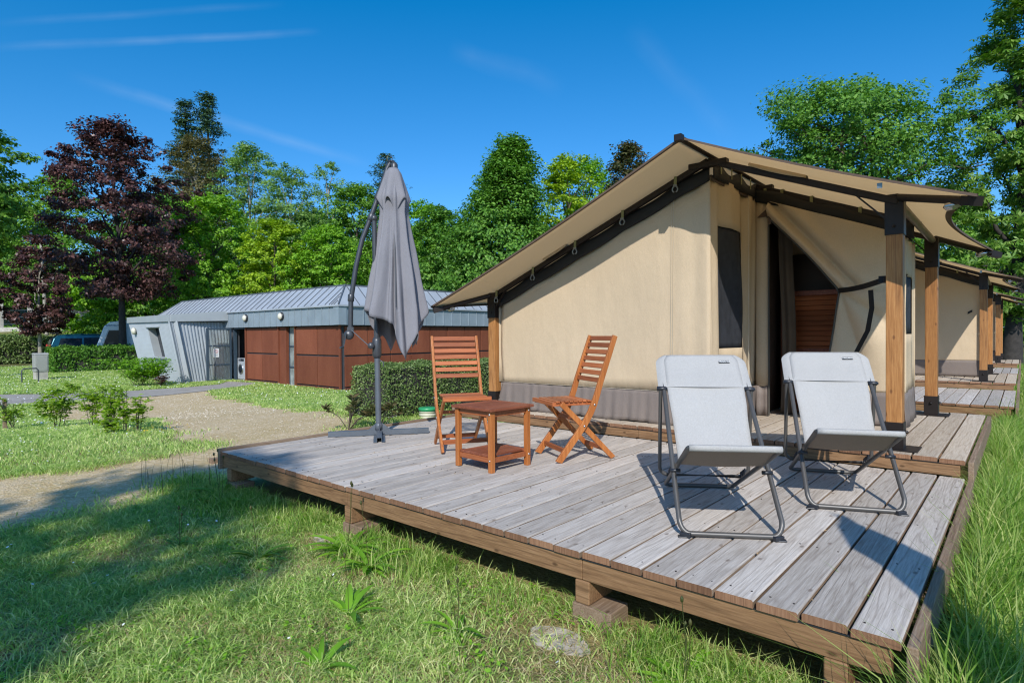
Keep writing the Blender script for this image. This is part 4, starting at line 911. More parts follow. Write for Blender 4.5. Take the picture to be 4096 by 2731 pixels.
TR = [
 ('chestnut_tree','green tree with hanging yellow flowers at the left edge','tree',-30.0,2.2,11.0,2.3,4.6,'oval','green',dict(lsize=.19,ncl=190,per=70)),
 ('copper_maple','tall dark purple-leaved maple standing beside the caravan','tree',-32.9,8.9,12.9,3.5,3.1,'oval','red',dict(lsize=.19,ncl=270,per=85,clr=.16,gap=.4,wood_m='d',lumps=.38,lean=(-.5,-.3),trunk=.22)),
 ('copper_maple','small dark purple-leaved maple with a short pale trunk behind the far hedge','tree',-42.2,7.0,7.4,2.2,1.2,'oval','red',dict(wood_m='l',trunk=.14,lsize=.19,ncl=120,per=65,clr=.2,gap=.3)),
 ('copper_maple','dark purple-leaved maple half cut off by the left edge','tree',-42.6,4.2,6.5,1.3,2.2,'oval','red',dict(lsize=.19,ncl=70,per=60)),
 ('conifer_tree','left one of two tall thin dark conifers rising above the far trees','tree',-75.1,28.3,30.6,3.6,12,'cone','conifer',dict(lsize=.42,ncl=190,per=55,clr=.26,style='cone')),
 ('conifer_tree','right and taller one of two dark conifers above the far trees','tree',-75.4,31.4,32.6,4.2,12,'cone','conifer',dict(lsize=.42,ncl=210,per=55,clr=.25,style='cone')),
 ('conifer_tree','dark layered conifer top showing just above the closed parasol','tree',-60.1,47.7,25.4,4.6,10,'cone','conifer',dict(lsize=.36,ncl=150,per=55,clr=.25,style='cone')),
 ('ivy_clad_tree','brownish twiggy tree just below the two tall conifers','tree',-60.3,23.7,21.6,4.6,6,'oval','brown',dict(lsize=.24,ncl=260,per=60,gap=.3,wood_m='l')),
 ('broadleaf_tree','green tree between the left edge and the purple maple, far behind','tree',-68.2,13.6,16.8,5.2,4,'round','green',dict(lsize=.34,ncl=200,per=60)),
 ('broadleaf_tree','blue-green tree at the far left, behind the flowering one','tree',-74.4,9.0,16.6,5.6,4,'round','pale',dict(lsize=.36,ncl=200,per=60)),
 ('ash_tree','tall airy pale green tree right of the brown twiggy one','tree',-52.1,25.5,19.4,3.9,5,'oval','pale',dict(lsize=.24,ncl=240,per=48,gap=.35,wood_m='l')),
 ('ash_tree','airy pale green tree behind the yellow-green one','tree',-47.3,26.9,16.9,3.6,4,'oval','pale',dict(lsize=.22,ncl=220,per=48,gap=.35,wood_m='l')),
 ('ash_tree','thin see-through tree left of the parasol, reaching above its neighbours','tree',-48.1,31.6,18.5,2.9,6,'oval','pale',dict(lsize=.22,ncl=110,per=34,gap=.5,wood_m='l')),
 ('maple_tree','bright green maple behind the left end of the metal roof','tree',-36.4,15.1,10.3,3.6,1.4,'round','bright',dict(lsize=.20,ncl=300,per=70,clr=.17)),
 ('lime_tree','yellow-green tree straight behind the ridge of the metal roof','tree',-31.2,16.9,8.3,2.2,.8,'egg','yellow',dict(lsize=.17,ncl=230,per=65,clr=.18)),
 ('maple_tree','rounded bright green maple right of the yellow-green tree','tree',-28.8,19.0,7.8,2.7,1.0,'round','bright',dict(lsize=.17,ncl=240,per=70,clr=.18)),
 ('broadleaf_tree','mid green tree rising directly left of the closed parasol','tree',-35.8,26.2,12.9,3.4,3,'round','green',dict(lsize=.22,ncl=230,per=65)),
 ('maple_tree','low bright green tree seen just right of the parasol pole','tree',-26.4,23.6,7.6,2.3,1,'round','bright',dict(lsize=.18,ncl=190,per=65)),
 ('broadleaf_tree','yellowish green tree between the parasol and the big dark maple','tree',-41.1,37.5,14.4,4.0,3,'round','bright',dict(lsize=.26,ncl=210,per=60)),
 ('maple_tree','big dense dark green maple left of the tent roof','tree',-15.2,20.1,10.7,4.3,.3,'cone','dark',dict(lean=(.6,.5),lsize=.17,ncl=820,per=105,clr=.17,lumps=.2,gap=.05)),
 ('maple_tree','dark green bushy tree filling the gap left of the big maple','tree',-21.7,22.4,8.6,2.5,.5,'round','dark',dict(lsize=.18,ncl=230,per=70)),
 ('robinia_tree','light yellow-green tree close right of the big dark maple','tree',-14.7,25.8,10.9,2.7,2.5,'oval','yellow',dict(lsize=.18,ncl=190,per=60,gap=.3)),
 ('plum_tree','reddish-brown leaved tree top just above the tent roof slope','tree',-13.9,31.0,12.8,1.9,4,'oval','bronze',dict(lsize=.2,ncl=220,per=50,gap=.05,clr=.3)),
 ('robinia_tree','airy green tree above the left slope of the tent roof','tree',-17.2,31.4,12.4,3.4,4,'oval','bright',dict(lsize=.2,ncl=200,per=50,gap=.35)),
 ('oak_tree','wide spreading oak rising behind the tent roof','tree',-.45,25.0,10.7,4.35,4.8,'round','dark',dict(lsize=.14,ncl=330,per=120,clr=.17,lumps=.38,gap=.4,trunk=.3)),
 ('broadleaf_tree','lower green tree between the oak and the tall tree at the right','tree',.6,46.3,10.2,3.2,3,'round','green',dict(lsize=.24,ncl=180,per=60)),
 ('chestnut_tree','tall chestnut with fingered leaves along the right edge','tree',4.75,26.6,15.5,2.2,1.6,'column','chest',dict(lsize=.24,ncl=250,per=24,clr=.22,style='palm',wood_m='d',gap=.3,trunk=.27,lumps=.3,lean=(.8,.7))),
 ('broadleaf_tree','small fresh green tree right of the small purple maple','tree',-46.9,11.6,6.6,2.8,.8,'round','bright',dict(lsize=.24,ncl=170,per=60)),
 ('broadleaf_tree','green tree just right of the purple maple trunk','tree',-46.5,15.0,6.0,3.0,.8,'round','green',dict(lsize=.24,ncl=170,per=60)),
 ('broadleaf_tree','pale distant tree left of the tall chestnut','tree',1.3,54.1,11.5,3.6,2,'round','pale',dict(lsize=.3,ncl=150,per=60)),
 ('broadleaf_tree','distant green tree low behind the far tents','tree',5.7,62.6,9,4.4,0,'round','green',dict(lsize=.34,ncl=170,per=60)),
 ('broadleaf_tree','mid green tree half hidden behind the parasol cloth','tree',-30.8,25.1,7.9,2.6,1.5,'round','green',dict(lsize=.2,ncl=190,per=65)),
 ('broadleaf_tree','dark tree standing behind the bright maple on the slope','tree',-58.0,19.5,14.5,5.8,4,'round','dark',dict(lsize=.32,ncl=230,per=60)),
 ('broadleaf_tree','dark leafy tree on the slope behind the yellow-green one','tree',-50.0,31.0,13.4,5.6,3,'round','dark',dict(lsize=.3,ncl=230,per=60)),
 ('broadleaf_tree','dark tree on the slope behind the parasol','tree',-40.5,40.3,12.0,5.3,2,'round','dark',dict(lsize=.3,ncl=210,per=60)),
 ('broadleaf_tree','dark green tree far behind, between the big maple and the tent roof','tree',-24.0,40.0,10.6,5.3,1,'round','dark',dict(lsize=.28,ncl=210,per=60)),
 ('laurel_bush','glossy grey-green bush above the caravan','bush',-45.5,13.0,3.1,2.0,.0,'round','pale',dict(lsize=.2,ncl=90,per=60,trunk=.06)),
]
for i, (nm, lb_, ct, x, y, zt, rd, zb_, kd, lf, kw) in enumerate(TR):
    kw = dict(kw)
    if 'wood_m' in kw: kw['wood_m'] = {'d': barkd, 'l': barkl}[kw['wood_m']]
    tree(nm, lb_, ct, x, y, zt, rd, zb_, kd, lf, i*17+5, **kw)
# trees behind the camera whose crowns shade the lawn
tree('lime_tree', 'tree behind the camera shading the lawn', 'tree', 6.6, -9.96, 9.0, 1.65, 4.7, 'round', 'green', 901, lsize=.15, ncl=120, per=55, gap=.35)
# low wood on the hillside: one mass of leaves
rng = np.random.default_rng(5); n = 42000
hx = rng.uniform(-118, -10, n); hy = rng.uniform(-8, 110, n); f_ = -(hx-5.08)*.651+(hy+2.18)*.759; kp = (f_ > 66) & (f_ < 96); hx = hx[kp]; hy = hy[kp]
hz_ = zg(hx, hy)+rng.uniform(0,1,len(hx))**.7*(6.5+2.5*np.sin(hx*.35)+2*np.sin(hy*.5))
Nn = rng.normal(0,.5,(len(hx),3))+np.array([.4,-.4,.8]); Nn /= np.linalg.norm(Nn,axis=1,keepdims=True)
v, q = leaves_np(np.stack([hx,hy,hz_],1), Nn, rng.uniform(.8,1.5,len(hx)), rng)
tag(np_mesh('hillside_wood', v, q, [], LM['dark']), kind='stuff', label='far wooded hillside', cat='wood')

# ------------------------------------------------------------------ hedges
def hedge(name, label, x0, x1, y0, y1, z0, z1, n, ls, leaf='hedge', seed=1, group=None):
    rng = np.random.default_rng(seed); root = empty(name, ((x0+x1)/2,(y0+y1)/2,z0)); tag(root, label, 'hedge', group); cx, cy = (x0+x1)/2, (y0+y1)/2
    m = MB(); e_ = ls*1.1; m.box((0,0,(z1-z0)/2-e_/2), (x1-x0-2*e_, y1-y0-2*e_, z1-z0-e_)); m.build('twigs', barkd, root)
    A = np.array([(x1-x0)*(y1-y0), (x1-x0)*(z1-z0), (x1-x0)*(z1-z0), (y1-y0)*(z1-z0), (y1-y0)*(z1-z0)]); fc = rng.choice(5, n, p=A/A.sum()); u, v_ = rng.uniform(0,1,n), rng.uniform(0,1,n)
    P = np.zeros((n,3)); Nn = np.zeros((n,3)); dep = rng.uniform(0,1,n)**2*ls*2.2
    X_, Y_, Z_ = x0+(x1-x0)*u, y0+(y1-y0)*v_, z0+(z1-z0)*v_
    for k_, (pp, nn) in enumerate([(lambda i: (X_[i],Y_[i],z1-dep[i]), (0,0,1)), (lambda i: (X_[i],y0+dep[i],Z_[i]), (0,-1,0)), (lambda i: (X_[i],y1-dep[i],Z_[i]), (0,1,0)), (lambda i: (x0+dep[i],y0+(y1-y0)*u[i],Z_[i]), (-1,0,0)), (lambda i: (x1-dep[i],y0+(y1-y0)*u[i],Z_[i]), (1,0,0))]):
        i = fc == k_; a = pp(i); P[i] = np.stack([np.broadcast_to(q_, (i.sum(),)) for q_ in a],1); Nn[i] = nn
    wob = ls*1.1; P += Nn*(wob*np.sin(P[:,[0]]*5.1+P[:,[1]]*4.3)*np.sin(P[:,[2]]*6+P[:,[1]]*3)+rng.normal(0,ls*.35,(n,1)))
    Nr = Nn*.8+rng.normal(0,.55,(n,3)); Nr /= np.linalg.norm(Nr,axis=1,keepdims=True)
    P -= np.array([cx,cy,z0]); v, q = leaves_np(P, Nr, ls*rng.uniform(.6,1.3,n), rng, .6); np_mesh('foliage', v, q, [], LM[leaf], root); return root
hedge('clipped_hedge', 'low clipped light green hedge behind the two wooden chairs', -3.25, -2.3, 3.5, 9.3, -.36, .47, 60000, .036)
hedge('clipped_hedge', 'dark shaded clipped hedge in front of the caravan', -32.6, -31.0, 5.3, 11.5, -.9, .42, 22000, .11, 'dark', 2)
hedge('clipped_hedge', 'far light green hedge at the left edge, beyond the dark one', -50.5, -46.6, 3.2, 8.6, -.9, 1.0, 20000, .16, 'hedge', 3)
hedge('clipped_hedge', 'small yellow-green hedge left of the caravan roof', -45.2, -42.9, 11.6, 13.0, -.9, 1.55, 5000, .15, 'yellow', 4)

# ------------------------------------------------------------------ bushes and seedlings
def shrub(name, label, x, y, h, r, leaf, n, ls, seed, stems=5, group=None, cat='shrub', up=.28, zb=None, layered=False):
    rng = np.random.default_rng(seed); z0 = float(zg(x,y)) if zb is None else zb; root = empty(name, (x,y,z0)); tag(root, label, cat, group)
    V_=[];Q_=[];off=0; tips=[]
    for i in range(stems):
        az = rng.uniform(0,6.28); l = r*rng.uniform(.2,1); P = np.array([[0,0,-.02],[math.cos(az)*l*.35,math.sin(az)*l*.35,h*.5],[math.cos(az)*l*.8,math.sin(az)*l*.8,h*rng.uniform(.75,1)]]); P[:,:2] += rng.normal(0,r*.12,2)
        v,q = tube_np(P, np.array([1,.7,.3])*max(.004,h*.008), 4); V_.append(v); Q_.append(q+off); off += len(v); tips.append(P)
        for j in range(4):
            t = rng.uniform(.35,.95); s0 = P[0]*(1-t)+P[2]*t; a2 = rng.uniform(0,6.28); e = s0+np.array([math.cos(a2),math.sin(a2),.35])*r*rng.uniform(.3,.6); PP = np.stack([s0,(s0+e)/2,e]); v,q = tube_np(PP, np.array([1,.6,.3])*max(.002,h*.005), 4); V_.append(v); Q_.append(q+off); off += len(v); tips.append(np.stack([s0,(s0+e)/2,e]))
    np_mesh('stems', np.concatenate(V_), np.concatenate(Q_), [], bark, root)
    ti = rng.integers(len(tips), size=n); tt = rng.uniform(.25,1.05,n); TP = np.array(tips); C = TP[ti,0]*(1-tt)[:,None]+TP[ti,2]*tt[:,None]; C += rng.normal(0,1,(n,3))*np.array([r*.10,r*.10,h*.035]); C[:,2] = np.maximum(C[:,2],.01)
    Nn = rng.normal(0,up,(n,3))+np.array([0,0,1]); Nn /= np.linalg.norm(Nn,axis=1,keepdims=True); v,q = leaves_np(C, Nn, ls*rng.uniform(.6,1.3,n), rng, .55); np_mesh('leaves', v, q, [], LM[leaf], root); return root
g_ = 'hornbeam seedlings along the lawn'
SD = [(-8.9,.1,.60,.28,260,'leafy seedling nearest the left edge, beside the wooden stake'),(-7.7,.55,.85,.42,900,'largest bushy yellow-green seedling in the lawn'),(-6.75,.85,.75,.34,620,'bushy seedling just right of the largest one'),(-5.95,.85,.66,.16,190,'slim seedling in the middle of the row'),(-5.1,.62,.70,.17,260,'tall slim seedling right of the middle'),(-4.62,.66,.66,.15,230,'upright seedling next to last on the right'),(-4.28,.72,.60,.18,230,'rightmost seedling, by the gravel edge'),(-4.5,.48,.26,.2,170,'low spreading seedling under the right pair')]
for i, (x, y, h, r, n, lb_) in enumerate(SD): shrub('hornbeam_seedling', lb_, x, y, h, r*1.1, 'seed', int(n*1.5), .072, 40+i, 5, g_, 'seedling')
shrub('garden_bush', 'bright green rounded bush at the corrugated wall', -18.9, 5.3, .95, 1.0, 'bright', 3600, .11, 60, 14, cat='bush')
shrub('garden_bush', 'small brown-purple bush at the foot of the grey wall corner', -18.05, 5.7, .42, .4, 'red', 500, .08, 61, 8, cat='bush')
def rosette(name, label, x, y, h, n_st, seed, leaf='bronze', group=None):
    rng = np.random.default_rng(seed); z0 = float(zg(x,y)); root = empty(name,(x,y,z0)); tag(root,label,'shrub',group); Vs=[];Qs=[];off=0;C=[];Nn=[];L=[]
    for i in range(n_st):
        a = rng.uniform(0,6.28); l = rng.uniform(.1,1)*h; e = np.array([math.cos(a)*l*.9,math.sin(a)*l*.9,h*rng.uniform(.45,1)]); P = np.stack([np.zeros(3),e*np.array([.4,.4,.6]),e]); v,q = tube_np(P,np.array([.007,.005,.003]),5); Vs.append(v);Qs.append(q+off);off+=len(v)
        for w_ in range(3):
            c = P[2]*(1-w_*.22)+P[1]*w_*.22
            for j in range(9):
                b = rng.uniform(0,6.28); d = np.array([math.cos(b),math.sin(b),rng.uniform(.1,.9)]); d /= np.linalg.norm(d); C.append(c+d*.05); L.append(d)
    np_mesh('stems', np.concatenate(Vs), np.concatenate(Qs), [], bark, root)
    C = np.array(C); L = np.array(L); s = .10*rng.uniform(.7,1.2,(len(C),1)); pr = np.cross(L, rng.normal(size=L.shape)); pr /= np.linalg.norm(pr,axis=1,keepdims=True)
    v = np.stack([C-L*s*.5, C-pr*s*.17, C+L*s*.6, C+pr*s*.17],1).reshape(-1,3); np_mesh('leaves', v, np.arange(len(v)).reshape(-1,4), [], LM[leaf], root); return root
rosette('rhododendron', 'dark bronze-leaved shrub left of the parasol foot', -1.95, 2.55, .48, 11, 70)
rosette('rhododendron', 'low bronze-tipped shrub beside the clipped hedge corner', -1.75, 2.95, .36, 9, 71)
# ------------------------------------------------------------------ grass
def blades(name, PX, PY, h, wd, lean, rng, mat, zoff=0, group=None, bend=.5):
    n = len(PX); z = zg(PX,PY)+zoff; a = rng.uniform(0,6.283,n); d = np.stack([np.cos(a),np.sin(a)],1); b = rng.uniform(0,6.283,n); l = lean*h; D = np.stack([np.cos(b)*l, np.sin(b)*l],1)
    base = np.stack([PX,PY,z],1); W_ = np.concatenate([d*(wd/2)[:,None],np.zeros((n,1))],1); mid = base.copy(); mid[:,:2] += D*.35; mid[:,2] += h*.6; tip = base.copy(); tip[:,:2] += D; tip[:,2] += h*(1-lean*bend*.5)
    v = np.stack([base-W_, base+W_, mid+W_*.8, mid-W_*.8, tip],1).reshape(-1,3); i = np.arange(n)*5
    return np_mesh(name, v, np.stack([i,i+1,i+2,i+3],1), np.stack([i+3,i+2,i+4],1), mat)
def gmat(name, c1, c2, c3, trans=.5): return leafmat(name, c1, c2, c3, trans, 1.2, .45)
g_lawn = gmat('lawn_grass', (.18,.32,.05), (.45,.63,.16), (.86,.84,.42))
g_tall = gmat('tall_grass', (.12,.25,.03), (.27,.44,.07), (.62,.64,.24))
rng = np.random.default_rng(21)
def in_view(x, y, z, mx=.05):
    P = np.stack([x-CP.x, y-CP.y, z-CP.z],1); d = P@np.array(fw); u = P@np.array(r2)/d; v_ = P@np.array(u2)/d; k_ = 2382.47/2048
    return (d > .3) & (np.abs(u)*k_ < 1+mx) & (np.abs(v_)*k_ < .667+mx+.1)
def scatter(n, x0, x1, y0, y1, gmax=.15, gscale=1.0, excl_deck=True):
    x = rng.uniform(x0,x1,n); y = rng.uniform(y0,y1,n); k_ = in_view(x,y,zg(x,y))
    x, y = x[k_], y[k_]; g = polymask(x, y, GRAVEL)+.25*np.sin(x*3.1+y*2.2)*np.sin(y*2.7-x)+rng.normal(0,.12,len(x)); k_ = g < gmax; x, y = x[k_], y[k_]
    if excl_deck: k_ = ~((x > -.06) & (x < 4.86) & (y > .15) & (y < 5.55)); x, y = x[k_], y[k_]
    return x, y
pat = lambda x, y: .5+.5*np.sin(x*2.3+1.3*np.sin(y*1.9))*np.sin(y*2.9+1.1*np.sin(x*2.1+2))
# near lawn
x, y = scatter(330000, -2.2, 5.6, -2.3, .25); dens = .30+.70*pat(x,y)*(.35+.65*pat(x*4.1+2,y*4.7)); bare = np.minimum(np.hypot(x-3.55,(y+.12)*1.3), np.hypot(x-1.72,(y+.16)*1.3)); dens *= np.clip(bare/.30,.04,1)*np.where((y > -.42+.12*np.sin(x*5)) & (x > 2.3) & (x < 4.2), .45, 1); k_ = rng.uniform(size=len(x)) < dens; x, y = x[k_], y[k_]
hh = (.026+.030*pat(x*1.7+3,y*1.5)+.045*np.clip(pat(x*5.2,y*5.9+1)-.55,0,1))*rng.uniform(.5,1.6,len(x)); tag(blades('lawn_grass', x, y, hh, rng.uniform(.003,.0078,len(x)), rng.uniform(.4,2.2,len(x)), rng, g_lawn), kind='stuff', label='short grass in front of the terrace', cat='grass')
x2, y2 = scatter(130000, -2.2, 5.6, -2.3, .3); k_ = rng.uniform(size=len(x2)) < np.clip(1.3-pat(x2*1.3+1,y2*1.6)*1.2, .15, 1); x2, y2 = x2[k_], y2[k_]
tag(blades('dry_thatch', x2, y2, rng.uniform(.02,.05,len(x2)), rng.uniform(.002,.004,len(x2)), rng.uniform(1.2,3.2,len(x2)), rng, gmat('straw', (.30,.20,.09), (.50,.38,.18), (.70,.60,.36), .2)), kind='stuff', label='dead straw between the grass', cat='grass')
xc, yc = scatter(26000, -2, 5.6, -2.2, .2); k_ = pat(xc*2.7+5,yc*3.3) > .62; xc, yc = xc[k_], yc[k_]; Nn = rng.normal(0,.35,(len(xc),3))+np.array([0,0,1]); Nn /= np.linalg.norm(Nn,axis=1,keepdims=True)
v, q = leaves_np(np.stack([xc,yc,zg(xc,yc)+rng.uniform(.012,.045,len(xc))],1), Nn, rng.uniform(.012,.030,len(xc)), rng, .6); tag(np_mesh('clover', v, q, [], LM['bright']), kind='stuff', label='clover and small broad leaves in the lawn', cat='ground cover')
# longer tufts along the deck edge
x = rng.uniform(-.5,5,26000); y = rng.normal(-.06,.13,len(x)); bare = np.minimum(np.abs(x-3.55), np.abs(x-1.76)); k_ = (rng.uniform(size=len(x)) < np.clip(pat(x*2.2,y)*1.2-.15,.05,1)) & (bare > .22) & (y < .12) & ~((x > 2.75) & (x < 3.9) & (rng.uniform(size=len(x)) < .8)); x, y = x[k_], y[k_]
k2 = rng.uniform(size=len(x)) < .55; x, y = x[k2], y[k2]
tag(blades('edge_tufts', x, y, rng.uniform(.05,.17,len(x))*(.6+.6*pat(x*3,y)), rng.uniform(.003,.007,len(x)), rng.uniform(.2,1.0,len(x)), rng, g_tall), kind='stuff', label='taller grass tufts along the terrace edge', cat='grass')
# left corner tall clump
x = rng.normal(.25,.35,7000); y = rng.normal(-.15,.12,7000); k_ = (y < .05); x, y = x[k_], y[k_]
tag(blades('corner_tufts', x, y, rng.uniform(.04,.13,len(x)), rng.uniform(.003,.009,len(x)), rng.uniform(.3,1.2,len(x)), rng, g_tall), kind='stuff', label='dark tufts at the left terrace corner', cat='grass')
x = rng.uniform(-.75,.1,26); y = rng.uniform(-.45,.05,26); tag(blades('seed_stalks', x, y, rng.uniform(.18,.42,26), rng.uniform(.003,.005,26), rng.uniform(.05,.25,26), rng, LM['bronze']), kind='stuff', label='thin seed stalks at the left corner', cat='stalks')
# right side tall grass
x = 4.90+np.abs(rng.normal(0,.55,150000)); y = rng.uniform(-1.2,9.0,150000); k_ = in_view(x,y,zg(x,y)+.1,.15) & (rng.uniform(size=len(x)) < .35+.65*pat(x*1.5,y)); x, y = x[k_], y[k_]
near = np.clip(1-(x-4.9)/.45,0,1); hh = rng.uniform(.06,.20,len(x))+near*rng.uniform(0,.46,len(x))*(.35+.65*pat(x,y*1.3))
tag(blades('tall_grass', x, y, hh*rng.uniform(.45,1.1,len(x)), rng.uniform(.003,.010,len(x)), rng.uniform(.15,1.5,len(x)), rng, g_tall), kind='stuff', label='tall uncut grass along the right side of the terrace', cat='grass')
x = 4.95+np.abs(rng.normal(0,.6,9000)); y = rng.uniform(-1,6,9000); k_ = pat(x*2.3+1,y*2.1) > .55; x, y = x[k_], y[k_]; Nn = rng.normal(0,.6,(len(x),3))+np.array([0,0,.9]); Nn /= np.linalg.norm(Nn,axis=1,keepdims=True)
v, q = leaves_np(np.stack([x,y,zg(x,y)+rng.uniform(.02,.17,len(x))],1), Nn, rng.uniform(.018,.055,len(x)), rng, .42); tag(np_mesh('wild_herbs', v, q, [], LM['green']), kind='stuff', label='mixed leafy herbs in the long grass', cat='ground cover')
x = 4.875+np.abs(rng.normal(0,.15,2600)); y = rng.uniform(-.1,5.6,2600); k_ = pat(x*1.2,y*2.4) > .25; x, y = x[k_], y[k_]
tag(blades('overhanging_grass', x, y, rng.uniform(.18,.50,len(x)), rng.uniform(.004,.009,len(x)), rng.uniform(.15,.8,len(x)), rng, g_tall), kind='stuff', label='tallest grass leaning against the side of the terrace', cat='grass')
x = rng.uniform(-1,12,160000); y = rng.uniform(5.3,40,160000); k_ = in_view(x,y,zg(x,y)) & ~((x > -.1) & (x < 5.1) & (((y-2.7) % 7.7) < 0)); x, y = x[k_], y[k_]
tag(blades('meadow_grass', x, y, rng.uniform(.07,.2,len(x)), rng.uniform(.008,.016,len(x)), rng.uniform(.2,1,len(x)), rng, g_tall), kind='stuff', label='grass between and beside the tents', cat='grass')
# mid lawn
x, y = scatter(330000, -14, -.2, -3.5, 6, gmax=.05); dd = np.hypot(x-5,y+2); k_ = (rng.uniform(size=len(x)) < np.clip(7/dd,.25,1)) & (polymask(x,y,PATHP) < -.05); x, y = x[k_], y[k_]; dd = dd[k_]
tag(blades('mid_lawn', x, y, rng.uniform(.025,.07,len(x)), .0011*dd*rng.uniform(.6,1.3,len(x)), rng.uniform(.3,1.2,len(x)), rng, g_lawn), kind='stuff', label='lawn left of the gravel drive', cat='grass')
x, y = scatter(420000, -42, -4, -4, 10, gmax=.0); k_ = ~((x < -11.4) & (y > 8.8)) & ~((x < -19.3) & (x > -24) & (y > 6.9)) & (polymask(x,y,PATHP) < -.1); x, y = x[k_], y[k_]; dd = np.hypot(x-5,y+2)
tag(blades('far_lawn', x, y, rng.uniform(.04,.09,len(x)), .0012*dd*rng.uniform(.6,1.3,len(x)), rng.uniform(.3,1.2,len(x)), rng, g_lawn), kind='stuff', label='lawn beyond the drive up to the hedges', cat='grass')
n = 26000; x = rng.uniform(-85,-20,n); y = rng.uniform(-12,45,n); f_ = -(x-5.08)*.651+(y+2.18)*.759; k_ = (f_ > 45) & (f_ < 62) & (np.abs(f_-55.2) > 1.6); x, y = x[k_], y[k_]; Nn = rng.normal(0,.5,(len(x),3))+np.array([.3,-.3,.8]); Nn /= np.linalg.norm(Nn,axis=1,keepdims=True)
v, q = leaves_np(np.stack([x,y,zg(x,y)+rng.uniform(0,.35,len(x))],1), Nn, rng.uniform(.25,.5,len(x)), rng, .35); tag(np_mesh('bank_grass', v, q, [], LM['green']), kind='stuff', label='rough grass on the road bank', cat='grass')
# daisies
def flowers(name, label, px, py, zo, s, mat):
    n = len(px); C = np.stack([px,py,zg(px,py)+zo],1); k = 8; a = np.arange(k)*2*np.pi/k; ring = np.stack([np.cos(a),np.sin(a),np.zeros(k)],1); tl = rng.normal(0,.18,(n,1,3)); P = C[:,None]+ring[None]*s[:,None,None]; P[:,:,2] += (ring[None]*tl).sum(-1)*s[:,None]*2
    top = P.reshape(-1,3); idx = np.arange(n)*k; q1 = np.stack([idx,idx+1,idx+2,idx+3],1); q2 = np.stack([idx,idx+3,idx+4,idx+7],1); q3 = np.stack([idx+4,idx+5,idx+6,idx+7],1)
    return tag(np_mesh(name, top, np.concatenate([q1,q2,q3]), [], mat), kind='stuff', label=label, cat='flowers')
petal = plain('petal_white', (.80,.80,.78), .6, var=.02); petaly = plain('petal_yellow', (.75,.5,.02), .6, var=.05)
x, y = scatter(5200, -15, -1.5, -3, 5, gmax=-.1); k_ = rng.uniform(size=len(x)) < pat(x*.9+1,y*1.1)**1.5; x, y = x[k_], y[k_]; flowers('daisies', 'white daisies dotted over the left lawn', x, y, .065, rng.uniform(.0055,.009,len(x)), petal)
x, y = scatter(9000, -42, -9, -4, 10, gmax=-.3); k_ = (rng.uniform(size=len(x)) < pat(x*.5,y*.6)**1.3) & ~((x < -11.4) & (y > 8.6)); x, y = x[k_], y[k_]; flowers('far_daisies', 'white daisies beyond the drive', x, y, .08, rng.uniform(.012,.019,len(x)), petal)
x, y = scatter(40, -1.2, 4, -2.2, -.3); flowers('near_daisies', 'a few daisies in the near lawn', x, y, .06, rng.uniform(.005,.008,len(x)), petal)
x = rng.normal(-3.9,.35,40); y = rng.normal(.8,.25,40); flowers('buttercups', 'yellow buttercups by the gravel edge', x, y, .09, np.full(40,.011), petaly)
# gravel stones
x = rng.uniform(-15,.6,15000); y = rng.uniform(-4,6,15000); g = polymask(x,y,GRAVEL); k_ = (g > .1) & in_view(x,y,zg(x,y)); x, y = x[k_], y[k_]; s = rng.uniform(.004,.013,len(x))*np.clip(np.hypot(x-5,y+2)/7,.8,1.8)
oc = np.array([(1,0,0),(0,1,0),(-1,0,0),(0,-1,0),(0,0,.7)]); v = np.stack([x,y,zg(x,y)+.003],1)[:,None]+oc[None]*s[:,None,None]*rng.uniform(.6,1.2,(len(x),5,1)); i = np.arange(len(x))*5
stm = NM('pebble'); stm.col(stm.ramp(stm.island(), [(0,(.40,.31,.19)),(.5,(.56,.45,.30)),(1,(.72,.64,.50))])); stm.set(.9,0,.2)
tag(np_mesh('gravel_stones', v.reshape(-1,3), np.zeros((0,4),int), np.concatenate([np.stack([i+a,i+(a+1)%4,i+4],1) for a in range(4)]), stm.m), kind='stuff', label='loose gravel on the drive', cat='gravel')
for i_, (sx_, sy_, sr_) in enumerate(((1.74,-.10,.11),(3.60,-.17,.13),(4.62,-.06,.09))):
    rr_ = random.Random(i_+5); m = MB(); n_ = 14; P_ = [(sx_+sr_*rr_.uniform(.8,1.15)*math.cos(2*math.pi*j/n_)*1.15, sy_+sr_*rr_.uniform(.8,1.15)*math.sin(2*math.pi*j/n_)*.7) for j in range(n_)]
    m.prism(P_, 'z', -.40, float(zg(sx_,sy_))+.008); o_ = m.build('footing_pad', plain('pale_slab_%d' % i_, (.43,.39,.33), .95, var=.45, vs=22, bump=.6, bs=50)); tag(o_, ['small broken pale concrete pad under the left footing of the terrace','large broken pale concrete pad under the right footing of the terrace','pale concrete pad at the right front corner of the terrace'][i_], 'concrete pad')
r_ = random.Random(12); m = MB()
for i_ in range(70):
    x_, y_ = r_.uniform(.1,4.7), r_.uniform(.05,2.6)
    if r_.random() < .5: x_ = round(x_/.15)*.15+r_.uniform(-.012,.012)
    a_ = r_.uniform(0,6.28); l_ = r_.uniform(.004,.015); m.add([(x_-l_*math.cos(a_), y_-l_*math.sin(a_), .006), (x_-l_*.4*math.sin(a_), y_+l_*.4*math.cos(a_), .008), (x_+l_*math.cos(a_), y_+l_*math.sin(a_), .0055), (x_+l_*.4*math.sin(a_), y_-l_*.4*math.cos(a_), .009)], [(0,1,2,3)])
tag(m.build('leaf_litter', plain('dry_leaf', (.30,.20,.10), .8, var=.5, vs=3), fixn=False), kind='stuff', label='dry crumbs and bits of leaf on the boards', cat='litter')
